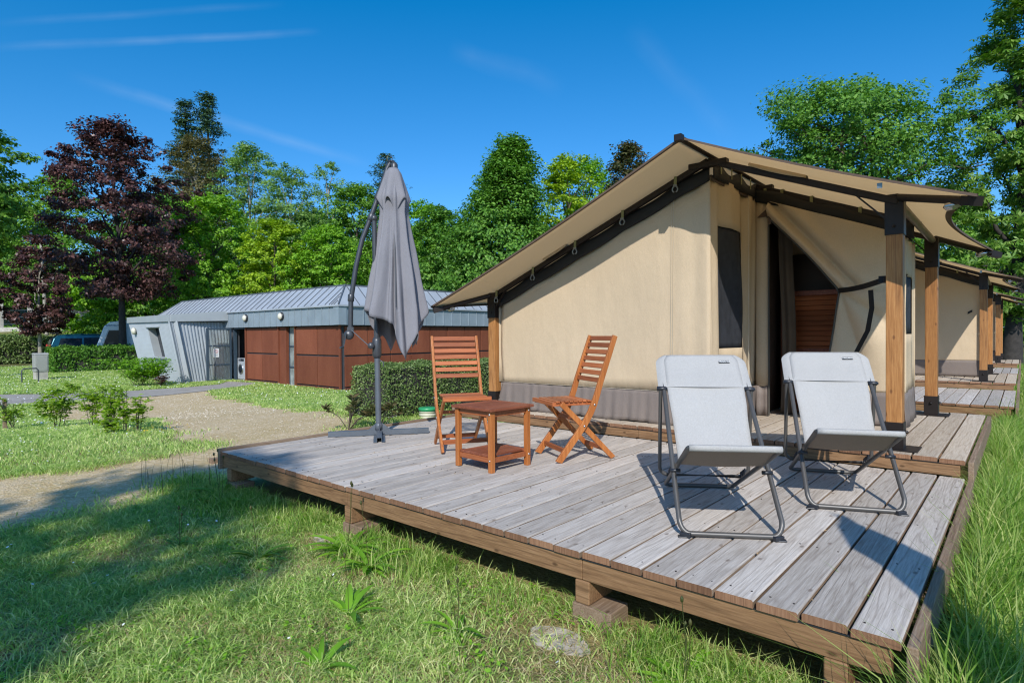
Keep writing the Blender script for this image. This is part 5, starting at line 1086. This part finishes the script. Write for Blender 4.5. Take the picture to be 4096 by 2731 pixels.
# broad-leaved weeds
def weed(label, x, y, n, L, seed, group='broad-leaved weeds in the near grass'):
    r_ = random.Random(seed); z0 = float(zg(x,y)); root = empty('broadleaf_weed',(x,y,z0)); tag(root,label,'weed',group); m = MB(); L *= 1.35; n = int(n*1.5)
    for i in range(n):
        a = r_.uniform(0,6.28); l = L*r_.uniform(.6,1.15); wd = l*r_.uniform(.10,.17); el = r_.uniform(.25,1.1); d = Vector((math.cos(a),math.sin(a),0)); s_ = Vector((-d.y,d.x,0)); ph_ = r_.uniform(-.2,.2)
        pts = []
        for j in range(7):
            t = j/6; p = d*(l*t*math.cos(el*(1-t*.7)))+Vector((0,0,l*(math.sin(el)*t-.5*el*t*t))); p.z = max(p.z,.01+.01*t); ww = wd*math.sin(math.pi*min(1,.08+t*.92))**.8*.5; pts += [p-s_*ww+Vector((0,0,ww*.4)), p, p+s_*ww+Vector((0,0,ww*.4))]
        fs = [(j*3+k_, j*3+k_+1, (j+1)*3+k_+1, (j+1)*3+k_) for j in range(6) for k_ in range(2)]; m.add(pts, fs, 0, True)
    m.build('leaves', LM['bright'] if seed % 3 else LM['green'], root, fixn=False)
    st = MB()
    for i in range(r_.randint(1,3)):
        a = r_.uniform(0,6.28); h = L*r_.uniform(1.0,1.7); t_ = Vector((math.cos(a)*.04,math.sin(a)*.04,h)); st.tube([(0,0,0),t_*.5+Vector((.01,0,0)),t_], .0016, 4); st.lathe([(.001,-.012),(.006,-.008),(.007,.004),(.001,.014)], t_, 6)
    st.build('flower_stalks', LM['bronze'], root)
WD = [(2.05,-.16,16,.19,'large plantain clump under the middle of the front beam'),(2.35,-.22,12,.17,'plantain clump just right of the large one'),(1.75,-.55,10,.15,'flat plantain rosette in the lawn below the large clump'),(2.75,-.62,9,.15,'plantain rosette in the lit lawn, left of the right footing block'),(3.25,-.42,8,.13,'small plantain beside the right footing block'),(.25,-.12,14,.20,'plantain clump at the left corner of the terrace'),(.5,-.22,10,.17,'plantain clump a little right of the left terrace corner'),(4.15,-.15,8,.14,'plantain leaves under the right end of the front beam'),(5.25,.35,14,.24,'big dock plant in the tall grass at the right edge'),(5.45,.85,10,.20,'smaller dock plant behind the big one at the right edge'),(3.05,-.95,8,.12,'plantain rosette near the bottom edge'),(1.15,-.75,7,.12,'plantain rosette in the shaded lawn')]
for i, (x, y, n, L, lb_) in enumerate(WD): weed(lb_, x, y, n, L, i+1)
# red-leaved sapling at right deck corner
shrub('red_sapling', 'small reddish sapling at the right front corner of the terrace', 4.80, -.10, .26, .06, 'bronze', 34, .055, 80, 2, cat='sapling')

# ------------------------------------------------------------------ service building
bd = empty('service_building', (-11.7,8.85,-.85)); tag(bd, 'low building with rust-red panels and a grey standing seam roof', 'building')
O = Vector((11.7,-8.85,.85))
def BB(mb, name, mats, parent=None, **k_):
    o = mb.build(name, mats, parent or bd, **k_)
    if parent is None: o.location = O
    return o
XA, YA, XL, YB = -11.70, 8.85, -27.0, 17.6
ZB, ZF, ZE, ZT = -.86, 1.30, 1.95, 2.65
m = MB(); th = .18
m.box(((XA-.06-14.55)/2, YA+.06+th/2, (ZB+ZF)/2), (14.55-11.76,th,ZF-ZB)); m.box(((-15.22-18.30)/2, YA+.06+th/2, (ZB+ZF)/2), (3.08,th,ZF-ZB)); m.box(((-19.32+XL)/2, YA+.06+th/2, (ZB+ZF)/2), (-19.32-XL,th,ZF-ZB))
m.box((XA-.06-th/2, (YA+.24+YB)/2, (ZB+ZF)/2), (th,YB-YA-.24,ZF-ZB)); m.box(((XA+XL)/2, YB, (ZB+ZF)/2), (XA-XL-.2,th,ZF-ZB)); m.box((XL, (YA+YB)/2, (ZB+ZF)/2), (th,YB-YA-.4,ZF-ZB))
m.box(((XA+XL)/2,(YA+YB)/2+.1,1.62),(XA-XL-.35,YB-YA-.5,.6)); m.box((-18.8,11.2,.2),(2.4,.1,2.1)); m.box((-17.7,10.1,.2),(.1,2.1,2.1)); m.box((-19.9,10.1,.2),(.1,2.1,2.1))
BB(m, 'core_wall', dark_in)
m = MB(); m.box(((XA+XL)/2,(YA+YB)/2,ZB-.02),(XA-XL+.02,YB-YA+.02,.14)); BB(m, 'plinth', conc)
def panel(x0,x1,z0,z1, side=False):
    m = MB(); g = .017
    if not side: m.box(((x0+x1)/2, YA+.03, (z0+z1)/2), (abs(x1-x0)-2*g,.04,z1-z0-2*g))
    else: m.box((XA-.03,(x0+x1)/2,(z0+z1)/2), (.04,abs(x1-x0)-2*g,z1-z0-2*g))
    BB(m, 'rust_panel', corten, bevel=.006)
for a, b in ((-14.48,-13.12),(-13.12,-11.80),(-18.2,-16.98),(-16.98,-15.76)):
    panel(a, b, -.74, .28); panel(a, b, .30, 1.27)
ys = [9.0,9.93,10.88,11.8,12.7,13.58,14.5,15.45,16.4,17.4]
for a, b in zip(ys[:-1], ys[1:]): panel(a, b, -.74, .28, True); panel(a, b, .30, 1.27, True)
m = MB()
for x in (-11.745,-14.53,-15.70,-18.27): m.box((x,YA+.005,(ZB+ZF)/2+.05),(.07,.06,ZF-ZB-.02))
m.box((-13.1,YA-.01,-.79),(2.8,.06,.05)); m.box((-17.0,YA-.01,-.79),(2.6,.06,.05)); m.box((XA+.01,13.2,-.79),(.06,8.4,.05)); m.box((-15.205,YA+.13,.22),(.03,.22,2.1))
m.box((-15.45,YA+.05,.22),(.46,.04,2.1))
BB(m, 'rust_trim', corten)
# tall strip window
w_ = MB()
for z0 in (-.90,-.17,.58): w_.box((-14.88,YA+.16,z0),(.70,.05,.05))
for x in (-14.56,-15.19): w_.box((x,YA+.16,.2),(.05,.05,2.2))
wf = BB(w_, 'window', bluef)
m = MB(); m.box((-14.88,YA+.17,.2),(.62,.015,2.15)); m.build('pane', milk, wf)
# fascia with standing seams
m = MB(); m.box(((XA-20.3)/2+.02,YA-.06,(ZF+ZE)/2),(20.3-11.7+.10,.14,ZE-ZF)); m.box((XA+.05,(YA+YB)/2,(ZF+ZE)/2),(.14,YB-YA+.1,ZE-ZF)); m.box(((-20.3+XL)/2,YA+.0,(ZF+ZE)/2+.1),(XL*-1-20.3,.12,ZE-ZF-.2))
x = XA
while x > -20.3: m.box((x,YA-.142,(ZF+ZE)/2),(.018,.03,ZE-ZF-.02)); x -= .43
y = YA+.35
while y < YB: m.box((XA+.132,y,(ZF+ZE)/2),(.03,.018,ZE-ZF-.02)); y += .45
m.box((XA+.01,YA-.02,(ZF+ZE)/2),(.30,.30,ZE-ZF-.01)); BB(m, 'fascia', zincd)
# roof: truncated hip with standing seams
of, IN = .20, .78
e0 = [(XL-.1,YA-of,ZE),(XA+of,YA-of,ZE),(XA+of,YB+of,ZE),(XL-.1,YB+of,ZE)]; t0 = [(XL+IN*1.2,YA+IN-of,ZT),(XA-IN+of,YA+IN-of,ZT),(XA-IN+of,YB-IN,ZT),(XL+IN*1.2,YB-IN,ZT)]
m = MB(); m.add(e0+t0+[(p[0],p[1],p[2]-.05) for p in e0], [(0,1,5,4),(1,2,6,5),(2,3,7,6),(3,0,4,7),(4,5,6,7),(0,8,9,1),(1,9,10,2),(2,10,11,3),(3,11,8,0),(8,11,10,9)])
rf = BB(m, 'roof', zinc)
m = MB(); x = XA-.15
while x > XL+.2:
    xb = min(x, XA+of); xt = x
    if x <= t0[1][0] and x >= t0[0][0]: m.bar((x,YA-of,ZE+.012),(x,YA+IN-of,ZT+.012),.016,.03)
    x -= .43
for fr_ in (.25,.5,.75): m.bar((XA+of-IN*fr_+.0,YA-of,ZE+.01) if False else (XA+of-.12-.55*fr_,YA-of,ZE+.012),(XA+of-.12-.55*fr_,YA-of+IN*fr_*.8,ZE+(ZT-ZE)*fr_*.8+.012),.016,.03)
y = YA+.6
while y < YB-.5: m.bar((XA+of,y,ZE+.012),(XA-IN+of,y,ZT+.012),.016,.03); y += .45
m.bar((XA+of,YA-of,ZE+.02),(XA-IN+of,YA+IN-of,ZT+.02),.04,.04); m.bar(tuple(Vector(t0[1])+Vector((0,0,.01))),tuple(Vector(t0[0])+Vector((0,0,.01))),.05,.05); m.bar(tuple(Vector(t0[1])+Vector((0,0,.01))),tuple(Vector(t0[2])+Vector((0,0,.01))),.05,.05); m.bar(tuple(Vector(t0[0])+Vector((0,0,.01))),tuple(Vector(e0[0])+Vector((0,0,.01))),.05,.05)
m.build('seams', plain('dark_seam', (.085,.10,.12), .5), rf)
# bulkhead lamps
for x in (-17.92,-15.18):
    m = MB(); m.lathe([(.12,0),(.15,.01),(.155,.05),(.13,.07)], (x,YA-.13,1.66), 20, 0, Matrix.Rotation(R(90),3,'X')); l_ = BB(m, 'wall_lamp', blackp)
    m = MB(); m.lathe([(.125,.05),(.12,.10),(.08,.135),(.01,.15)], (x,YA-.13,1.66), 20, 0, Matrix.Rotation(R(90),3,'X')); m.build('globe', lampm, l_)
# corrugated annex leaning outwards
AX1, AY0 = -19.5, 7.0; AX0 = -23.9; za, zb_ = -.82, 1.54
def rface(u, v, amp=.018):   # right face (x = AX1), from front corner to facade
    y = AY0+(8.85-AY0)*u+(-.30*v)*(1-u); ph_ = u*34
    return (AX1-.38*v+amp*math.tanh(3*math.sin(2*math.pi*ph_*.5)), y, za+(zb_-za)*v)
m = MB(); m.grid(rface, 170, 2, smooth=False); BB(m, 'corrugated_wall', corr)
def lface(u, v):
    x0 = AX1-.38*v; x1 = AX0-.75*v; x = x0+(x1-x0)*u; return (x, AY0-.30*v+.016*math.sin(2*math.pi*u*38), za+(zb_-za)*v)
WU0, WU1, WV0, WV1 = .285,.56,.40,.905
m = MB(); m.grid(lface, 130, 2, u0=0, u1=WU0, smooth=False); m.grid(lface, 200, 2, u0=WU1, u1=1, smooth=False); m.grid(lface, 130, 2, u0=WU0, u1=WU1, v0=0, v1=WV0, smooth=False); m.grid(lface, 90, 1, u0=WU0, u1=WU1, v0=WV1, v1=1, smooth=False); BB(m, 'corrugated_wall', corr)
m = MB(); dpt = Vector((0,.30,0))
c4 = [Vector(lface(u, v)) for u, v in ((WU0,WV0),(WU1,WV0),(WU1,WV1),(WU0,WV1))]
for a, b in zip(c4, c4[1:]+c4[:1]): m.add([a, b, b+dpt, a+dpt], [(0,1,2,3)])
wn_ = BB(m, 'window', trimm, solid=.02)
m = MB(); m.add([p+dpt*.95 for p in c4], [(0,1,2,3)]); m.build('pane', darkg, wn_)
m = MB(); a, b = c4[0], c4[1]; m.bar(a+Vector((.08,-.06,-.03)), b+Vector((-.08,-.06,-.03)), .12,.04); a, b = c4[3], c4[2]; m.bar(a+Vector((.06,-.04,.03)), b+Vector((-.06,-.04,.03)), .08,.03)
p_ = (c4[0]*.62+c4[1]*.38)+dpt*.85; p2_ = (c4[3]*.62+c4[2]*.38)+dpt*.85; m.bar(p_, p2_, .05,.05); m.build('sill', trimm, wn_)
m = MB(); A0 = Vector((AX1,AY0,za)); A1 = Vector((AX1-.38,AY0-.30,zb_)); m.bar(A0+Vector((.0,-.01,0)), A1+Vector((.0,-.01,0)), .22,.05); m.bar(A0+Vector((.02,.12,0)), A1+Vector((.02,.12,0)), .05,.26) ; BB(m, 'corner_trim', trimm)
def tr(a, b, h0, h1, nrm_):
    a, b = Vector(a), Vector(b); n_ = Vector(nrm_)*.05; m = MB(); vs = [a-n_*3,b-n_*3,b+n_,a+n_]; vs2 = [a-n_*3+Vector((0,0,h0)),b-n_*3+Vector((0,0,h1)),b+n_+Vector((0,0,h1)),a+n_+Vector((0,0,h0))]
    m.add(vs+vs2, [(0,1,2,3),(7,6,5,4),(0,4,5,1),(1,5,6,2),(2,6,7,3),(3,7,4,0)]); BB(m, 'roof_edge', trimm)
tr((AX1-.36,AY0-.32,zb_),(AX0-.77,AY0-.32,zb_+.02),.27,.24,(0,-1,0)); tr((AX1-.36,AY0-.32,zb_),(AX1-.05,8.72,zb_+.05),.27,.40,(1,0,0))
m = MB(); m.add([(AX1-.4,AY0-.2,1.74),(AX1-.1,8.9,1.80),(AX0-.7,8.9,1.80),(AX0-.7,AY0-.2,1.74)], [(0,1,2,3)]); m.grid(lambda u, v: (AX0-.75*v, AY0-.3*v+(8.9-AY0+.3*v)*u, za+(zb_+.1-za)*v), 4, 2); BB(m, 'annex_roof', zinc, solid=.03)
m = MB(); m.prism([(AX1+.02,AY0-.02),(AX1+.02,8.9),(AX0,8.9),(AX0,AY0-.02)], 'z', -1.0, za+.02); BB(m, 'annex_plinth', conc)
c_ = Vector(lface(.86,.86)); m = MB(); m.lathe([(.14,0),(.15,.05),(.12,.10),(.07,.13),(.01,.14)], c_+Vector((0,-.03,0)), 18, 0, Matrix.Rotation(R(97),3,'X')); BB(m, 'wall_lamp', lampm)
# glazed door leaf, open
dl = MB(); hx_, y0_, y1_ = -19.25, 8.72, 7.74
for yy in (y0_-.03, y1_+.05): dl.box((hx_,yy,.22),(.06,.09 if yy < 8 else .06,2.12))
for zz in (-.80,-.17,.58,1.25): dl.box((hx_,(y0_+y1_)/2,zz),(.058,y0_-y1_-.1,.07 if abs(zz) > .7 else .05))
dr_ = BB(dl, 'door', bluef)
m = MB(); m.box((hx_,(y0_+y1_)/2,.22),(.012,y0_-y1_-.14,2.06)); m.build('pane', glass, dr_)
m = MB(); m.tube([(hx_+.09,y1_+.22,-.72),(hx_+.09,y1_+.22,1.18)], .016, 8); m.box((hx_+.05,y1_+.22,-.6),(.09,.02,.02)); m.box((hx_+.05,y1_+.22,1.1),(.09,.02,.02)); m.build('handle', silver, dr_)
m = MB(); m.box((hx_+.012,8.12,.30),(.004,.21,.34)); nt_ = m.build('notice', whitem, dr_)
m = MB(); m.tube([(hx_+.017,8.12+.062*math.cos(a),.36+.062*math.sin(a)) for a in [i*math.pi/10 for i in range(21)]], .006, 5); m.bar((hx_+.017,8.12-.045,.36+.045),(hx_+.017,8.12+.045,.36-.045),.01,.004); m.bar((hx_+.016,8.10,.34),(hx_+.016,8.14,.385),.012,.003); m.build('no_entry_symbol', red_m, nt_)
m = MB()
for i in range(3): m.box((hx_+.016,8.12,.24-i*.025),(.002,.13-.02*i,.006))
m.build('printed_lines', blackp, nt_)
m = MB(); m.box((-19.30,YA+.05,.22),(.07,.12,2.14)); m.box((-18.31,YA+.1,.22),(.06,.12,2.14)); m.box((-18.8,YA+.05,1.27),(1.05,.12,.06)); BB(m, 'door_frame', bluef)
wm = empty('washing_machine', (-18.86,9.20,-.77)); tag(wm, 'grey front-loading washing machine inside the open doorway', 'washing machine')
m = MB(); m.box((0,0,.42),(.60,.55,.84)); m.build('body', washer_m, wm, bevel=.01)
m = MB(); m.lathe([(.20,-.01),(.21,.02),(.17,.04),(.16,.03)], (0,-.275,.40), 24, 0, Matrix.Rotation(R(90),3,'X')); m.build('door_ring', silver, wm)
m = MB(); m.lathe([(.15,0),(.14,.03),(.05,.045)], (0,-.28,.40), 24, 0, Matrix.Rotation(R(90),3,'X')); m.build('porthole', darkg, wm)
m = MB(); m.box((.1,-.277,.77),(.3,.01,.10)); m.lathe([(.035,0),(.03,.03)], (-.12,-.275,.77), 14, 0, Matrix.Rotation(R(90),3,'X')); m.build('control_panel', blackp, wm)
fx = empty('fire_extinguisher', (-19.42,9.35,-.76)); tag(fx, 'red and white bin standing in the doorway left of the washing machine', 'bin')
m = MB(); m.box((0,0,.30),(.14,.16,.40)); m.build('body', red_m, fx, bevel=.01); m = MB(); m.box((0,-.002,.28),(.145,.165,.12)); m.build('band', whitem, fx)
fx.name = 'litter_bin'
# ------------------------------------------------------------------ small things in the yard
eb = empty('utility_box', (-26.0,3.85,float(zg(-26,3.85)))); tag(eb, 'pale grey utility cabinet at the end of the dark hedge', 'cabinet')
m = MB(); m.box((0,0,.17),(.46,.42,.40)); m.build('base', conc, eb, bevel=.01); m = MB(); m.box((0,0,.72),(.50,.46,.72)); m.prism([(-.27,1.07),(-.15,1.14),(.15,1.14),(.27,1.07)], 'y', -.25,.25); m.build('cabinet', boxm, eb, bevel=.02)
m = MB(); m.box((.256,0,.72),(.012,.38,.60)); m.build('door', boxm, eb, bevel=.004)
for i, yy in enumerate((3.28,)):
    br = empty('bike_rack', (-24.6,3.25,float(zg(-24.6,3.25)))); tag(br, 'dark bent tube hoop rack left of the utility cabinet', 'bike rack')
    m = MB(); m.tube([(0,-.26,-.1),(0,-.26,.50),(0,-.20,.58),(0,.20,.58),(0,.26,.50),(0,.26,-.1)], .025, 10); m.build('hoop', umbm, br)
stk = empty('wooden_stake', (-9.0,.02,float(zg(-9,0)))); tag(stk, 'short weathered wooden stake in the lawn near the left edge', 'stake')
m = MB(); m.box((0,0,.27),(.07,.06,.62),taper=.1); m.build('stake', beam_y, stk, bevel=.006); m = MB(); m.bar((.03,.1,.05),(.0,-.08,.55),.02,.02); m.build('side_stick', bark, stk)
cp = empty('drain_cap', (-1.93,3.97,float(zg(-1.93,3.97)))); tag(cp, 'cream ribbed plastic riser with a green lid by the clipped hedge', 'drain cap')
m = MB(); m.lathe([(.135,0),(.135,.03),(.125,.035),(.125,.05),(.135,.055),(.135,.075),(.125,.08),(.125,.095),(.135,.10),(.135,.125),(.12,.13)], (0,0,0), 24); m.build('riser', creamp, cp); m = MB(); m.lathe([(.142,.125),(.145,.165),(.13,.175),(.05,.178)], (0,0,0), 24); m.build('lid', greenp, cp)
eg = empty('edging_plank', (-1.1,1.75,-.33)); tag(eg, 'old grey plank half sunk in the gravel beside the terrace', 'plank'); m = MB(); m.box((0,0,.02),(.09,2.7,.05),rz=R(-4)); m.build('plank', beam_y, eg)
# ------------------------------------------------------------------ car
cr_ = empty('parked_car', (-37.0,8.6,-.72), math.atan2(.80,.10)); tag(cr_, 'dark teal people carrier parked behind the dark hedge', 'car')
def carbody(zs, inset=0):
    pass
prof = [(-2.25,.35),(-2.28,.75),(-2.22,1.02),(-2.02,1.62),(-1.85,1.80),(-1.2,1.87),(.6,1.84),(1.15,1.62),(1.75,1.12),(2.25,.90),(2.35,.55),(2.30,.32)]
def halfw(z): return .92 if z < 1.0 else .92-.20*((z-1.0)/.85)
m = MB(); n = len(prof); vs = [(x_, -halfw(z_), z_) for x_, z_ in prof]+[(x_, halfw(z_), z_) for x_, z_ in prof]; m.add(vs, [tuple(range(n)), tuple(range(n,2*n))[::-1]]+[(i,(i+1)%n,n+(i+1)%n,n+i) for i in range(n)]); m.build('body', carp, cr_, bevel=.05)
def sidewin(x0,x1,x2,x3,z0,z1,sy):
    m = MB(); P = [(x0,z0),(x1,z0),(x2,z1),(x3,z1)]; m.add([(x_, sy*(halfw(z_)+.012), z_) for x_, z_ in P]+[(x_, sy*(halfw(z_)-.03), z_) for x_, z_ in P], [(0,1,2,3),(7,6,5,4),(0,4,5,1),(1,5,6,2),(2,6,7,3),(3,7,4,0)]); m.build('side_window', darkg, cr_)
for sy in (-1,1): sidewin(-1.85,-.72,-.72,-1.70,1.08,1.62,sy); sidewin(-.62,.35,.35,-.62,1.08,1.64,sy); sidewin(.45,1.35,.95,.45,1.08,1.62,sy)
m = MB(); m.add([(-2.215,-.72,1.05),(-2.215,.72,1.05),(-2.03,.64,1.62),(-2.03,-.64,1.62),(-2.26,-.72,1.06),(-2.26,.72,1.06),(-2.075,.64,1.65),(-2.075,-.64,1.65)], [(4,5,6,7),(0,4,7,3),(1,2,6,5),(3,7,6,2),(0,1,5,4)]); m.build('rear_window', darkg, cr_)
for sy in (-1,1):
    m = MB(); m.box((-2.20,sy*.82,1.0),(.10,.14,.55)); m.build('tail_light', red_m, cr_, bevel=.02)
m = MB(); m.box((-2.29,0,.55),(.12,1.7,.25)); m.build('bumper', blackp, cr_, bevel=.03); m = MB(); m.box((-2.36,0,.78),(.012,.5,.11)); m.build('number_plate', whitem, cr_)
m = MB(); m.box((-1.95,0,1.90),(.34,1.1,.05)); m.build('spoiler', blackp, cr_, bevel=.02)
for x_ in (-1.45,1.45):
    for sy in (-1,1):
        m = MB(); m.lathe([(.20,-.11),(.32,-.10),(.33,0),(.32,.10),(.20,.11)], (x_,sy*.84,.33), 20, 0, Matrix.Rotation(R(90),3,'X')); wh = m.build('wheel', tyre, cr_); m = MB(); m.lathe([(.21,-.115),(.20,.115)], (x_,sy*.84,.33), 16, 0, Matrix.Rotation(R(90),3,'X')); m.build('rim', silver, wh)
# ------------------------------------------------------------------ caravan (long side faces the yard)
cv = empty('caravan', (-33.85,10.35,-.80), math.atan2(.93,.36)-.0); tag(cv, 'white caravan with a sloping front parked behind the dark hedge', 'caravan')
P = [(-2.35,.45),(-2.42,.95),(-1.95,2.35),(-1.70,2.58),(-1.2,2.66),(2.2,2.62),(2.5,2.2),(2.55,.45)]; n = len(P); Wc = 1.05
m = MB(); m.add([(x_,-Wc,z_) for x_, z_ in P]+[(x_,Wc,z_) for x_, z_ in P], [tuple(range(n)), tuple(range(n,2*n))[::-1]]+[(i,(i+1)%n,n+(i+1)%n,n+i) for i in range(n)]); m.build('body', carv, cv, bevel=.06)
def cwin(Q_, nm, mat_, d=.012):
    m = MB(); m.add([(x_,-Wc-d,z_) for x_, z_ in Q_]+[(x_,-Wc+.02,z_) for x_, z_ in Q_], [(0,1,2,3),(7,6,5,4),(0,4,5,1),(1,5,6,2),(2,6,7,3),(3,7,4,0)]); return m.build(nm, mat_, cv)
cwin([(-2.0,1.28),(-1.28,1.28),(-1.06,2.12),(-1.72,2.12)], 'window', darkg, .014); cwin([(-2.08,1.20),(-1.20,1.20),(-.98,2.19),(-1.76,2.19)], 'window_frame', trimm, .008)
cwin([(.5,1.3),(1.7,1.3),(1.7,2.0),(.5,2.0)], 'window', darkg, .014)
m = MB(); m.bar((-1.05,-Wc-.01,.60),(-.62,-Wc-.01,2.2),.02,.01); m.bar((-2.2,-Wc-.01,1.12),(-1.0,-Wc-.01,1.05),.02,.01); m.bar((-2.0,-Wc-.012,2.27),(2.3,-Wc-.012,2.27),.03,.012); m.build('trim_line', trimm, cv); m = MB(); m.box((-1.12,-Wc-.03,1.0),(.14,.04,.05)); m.build('handle', silver, cv)
text_obj('lettering', 'CARAVELAIR', .115, blue_t, cv, (-1.86,-Wc-.012,2.40), (R(90),0,0), .003, 'LEFT')
m = MB(); m.lathe([(.18,-.10),(.30,-.09),(.30,.09),(.18,.10)], (.3,-.92,.30), 20, 0, Matrix.Rotation(R(90),3,'X')); m.lathe([(.18,-.10),(.30,-.09),(.30,.09),(.18,.10)], (.3,.92,.30), 20, 0, Matrix.Rotation(R(90),3,'X')); m.build('wheel', tyre, cv)
# ------------------------------------------------------------------ far left: fence posts, wall, house, pole
FP = [(-62.6,8.28,'concrete fence post at the left edge'),(-60.8,9.9,'concrete fence post behind the small purple maple trunk'),(-59.0,11.42,'concrete fence post right of the small purple maple'),(-52.0,19.0,'concrete fence post right of the big purple maple trunk'),(-48.6,22.6,'concrete fence post at the left end of the metal roof')]
for x, y, lb_ in FP:
    z0 = float(zg(x,y)); fp = empty('fence_post', (x,y,z0)); tag(fp, lb_, 'fence post', 'concrete fence posts along the road'); m = MB(); m.box((0,0,1.15),(.28,.28,2.9),taper=.1); m.build('post', conc, fp, bevel=.02)
for x0,y0,x1,y1,lb_ in ((-64.5,6.3,-59.0,11.42,'wire fence with a low concrete kerb along the road at far left'),(-59.0,11.42,-48.6,22.6,'wire fence beside the road behind the caravan')):
    wf_ = empty('wire_fence', (0,0,0)); tag(wf_, lb_, 'fence', 'wire fences along the road'); m = MB(); m.bar((x0,y0,float(zg(x0,y0))+.1),(x1,y1,float(zg(x1,y1))+.1),.2,.45); m.build('kerb_board', conc, wf_); m = MB()
    for h_ in (.6,1.2,1.8): m.tube([(x0,y0,float(zg(x0,y0))+h_),(x1,y1,float(zg(x1,y1))+h_)], .012, 4)
    m.build('wires', silver, wf_)
hs = empty('house', (-79,8.0,float(zg(-79,8))), math.atan2(.76,.65)); tag(hs, 'house with a brown tiled roof at the far left edge', 'house')
m = MB(); m.box((0,0,1.8),(9,7,4.2)); m.build('wall', render_w, hs); m = MB(); m.prism([(-4.9,3.7),(0,8.4),(4.9,3.7),(4.6,3.5),(0,8.0),(-4.6,3.5)], 'x', -5,5) if False else m.add([(-5,-4,3.8),(5,-4,3.8),(3.2,0,8.0),(-5,0,8.0),(-5,4,3.8),(5,4,3.8)], [(0,1,2,3),(3,2,5,4),(1,5,2),(0,3,4),(0,4,5,1)]); m.build('roof', rooft, hs); m = MB(); m.box((0,-3.52,1.9),(1.0,.06,1.2)); m.build('window', darkg, hs)
wl = empty('garden_wall', (-66.5,17.5,float(zg(-66,17))), math.atan2(.76,.65)); tag(wl, 'pale low outbuilding wall beyond the road', 'wall'); m = MB(); m.box((0,0,1.0),(13,.3,2.6)); m.build('wall', render_w, wl); m = MB(); m.box((0,-.05,2.36),(13.2,.6,.12)); m.build('coping', asph, wl)
pl = empty('utility_pole', (-57.2,10.4,float(zg(-57.2,10.4)))); tag(pl, 'thin pale utility pole rising behind the small purple maple', 'pole'); m = MB(); m.tube([(0,0,-.2),(-.5,-.25,8.8)], [.16,.10], 10); m.build('pole', barkl, pl)
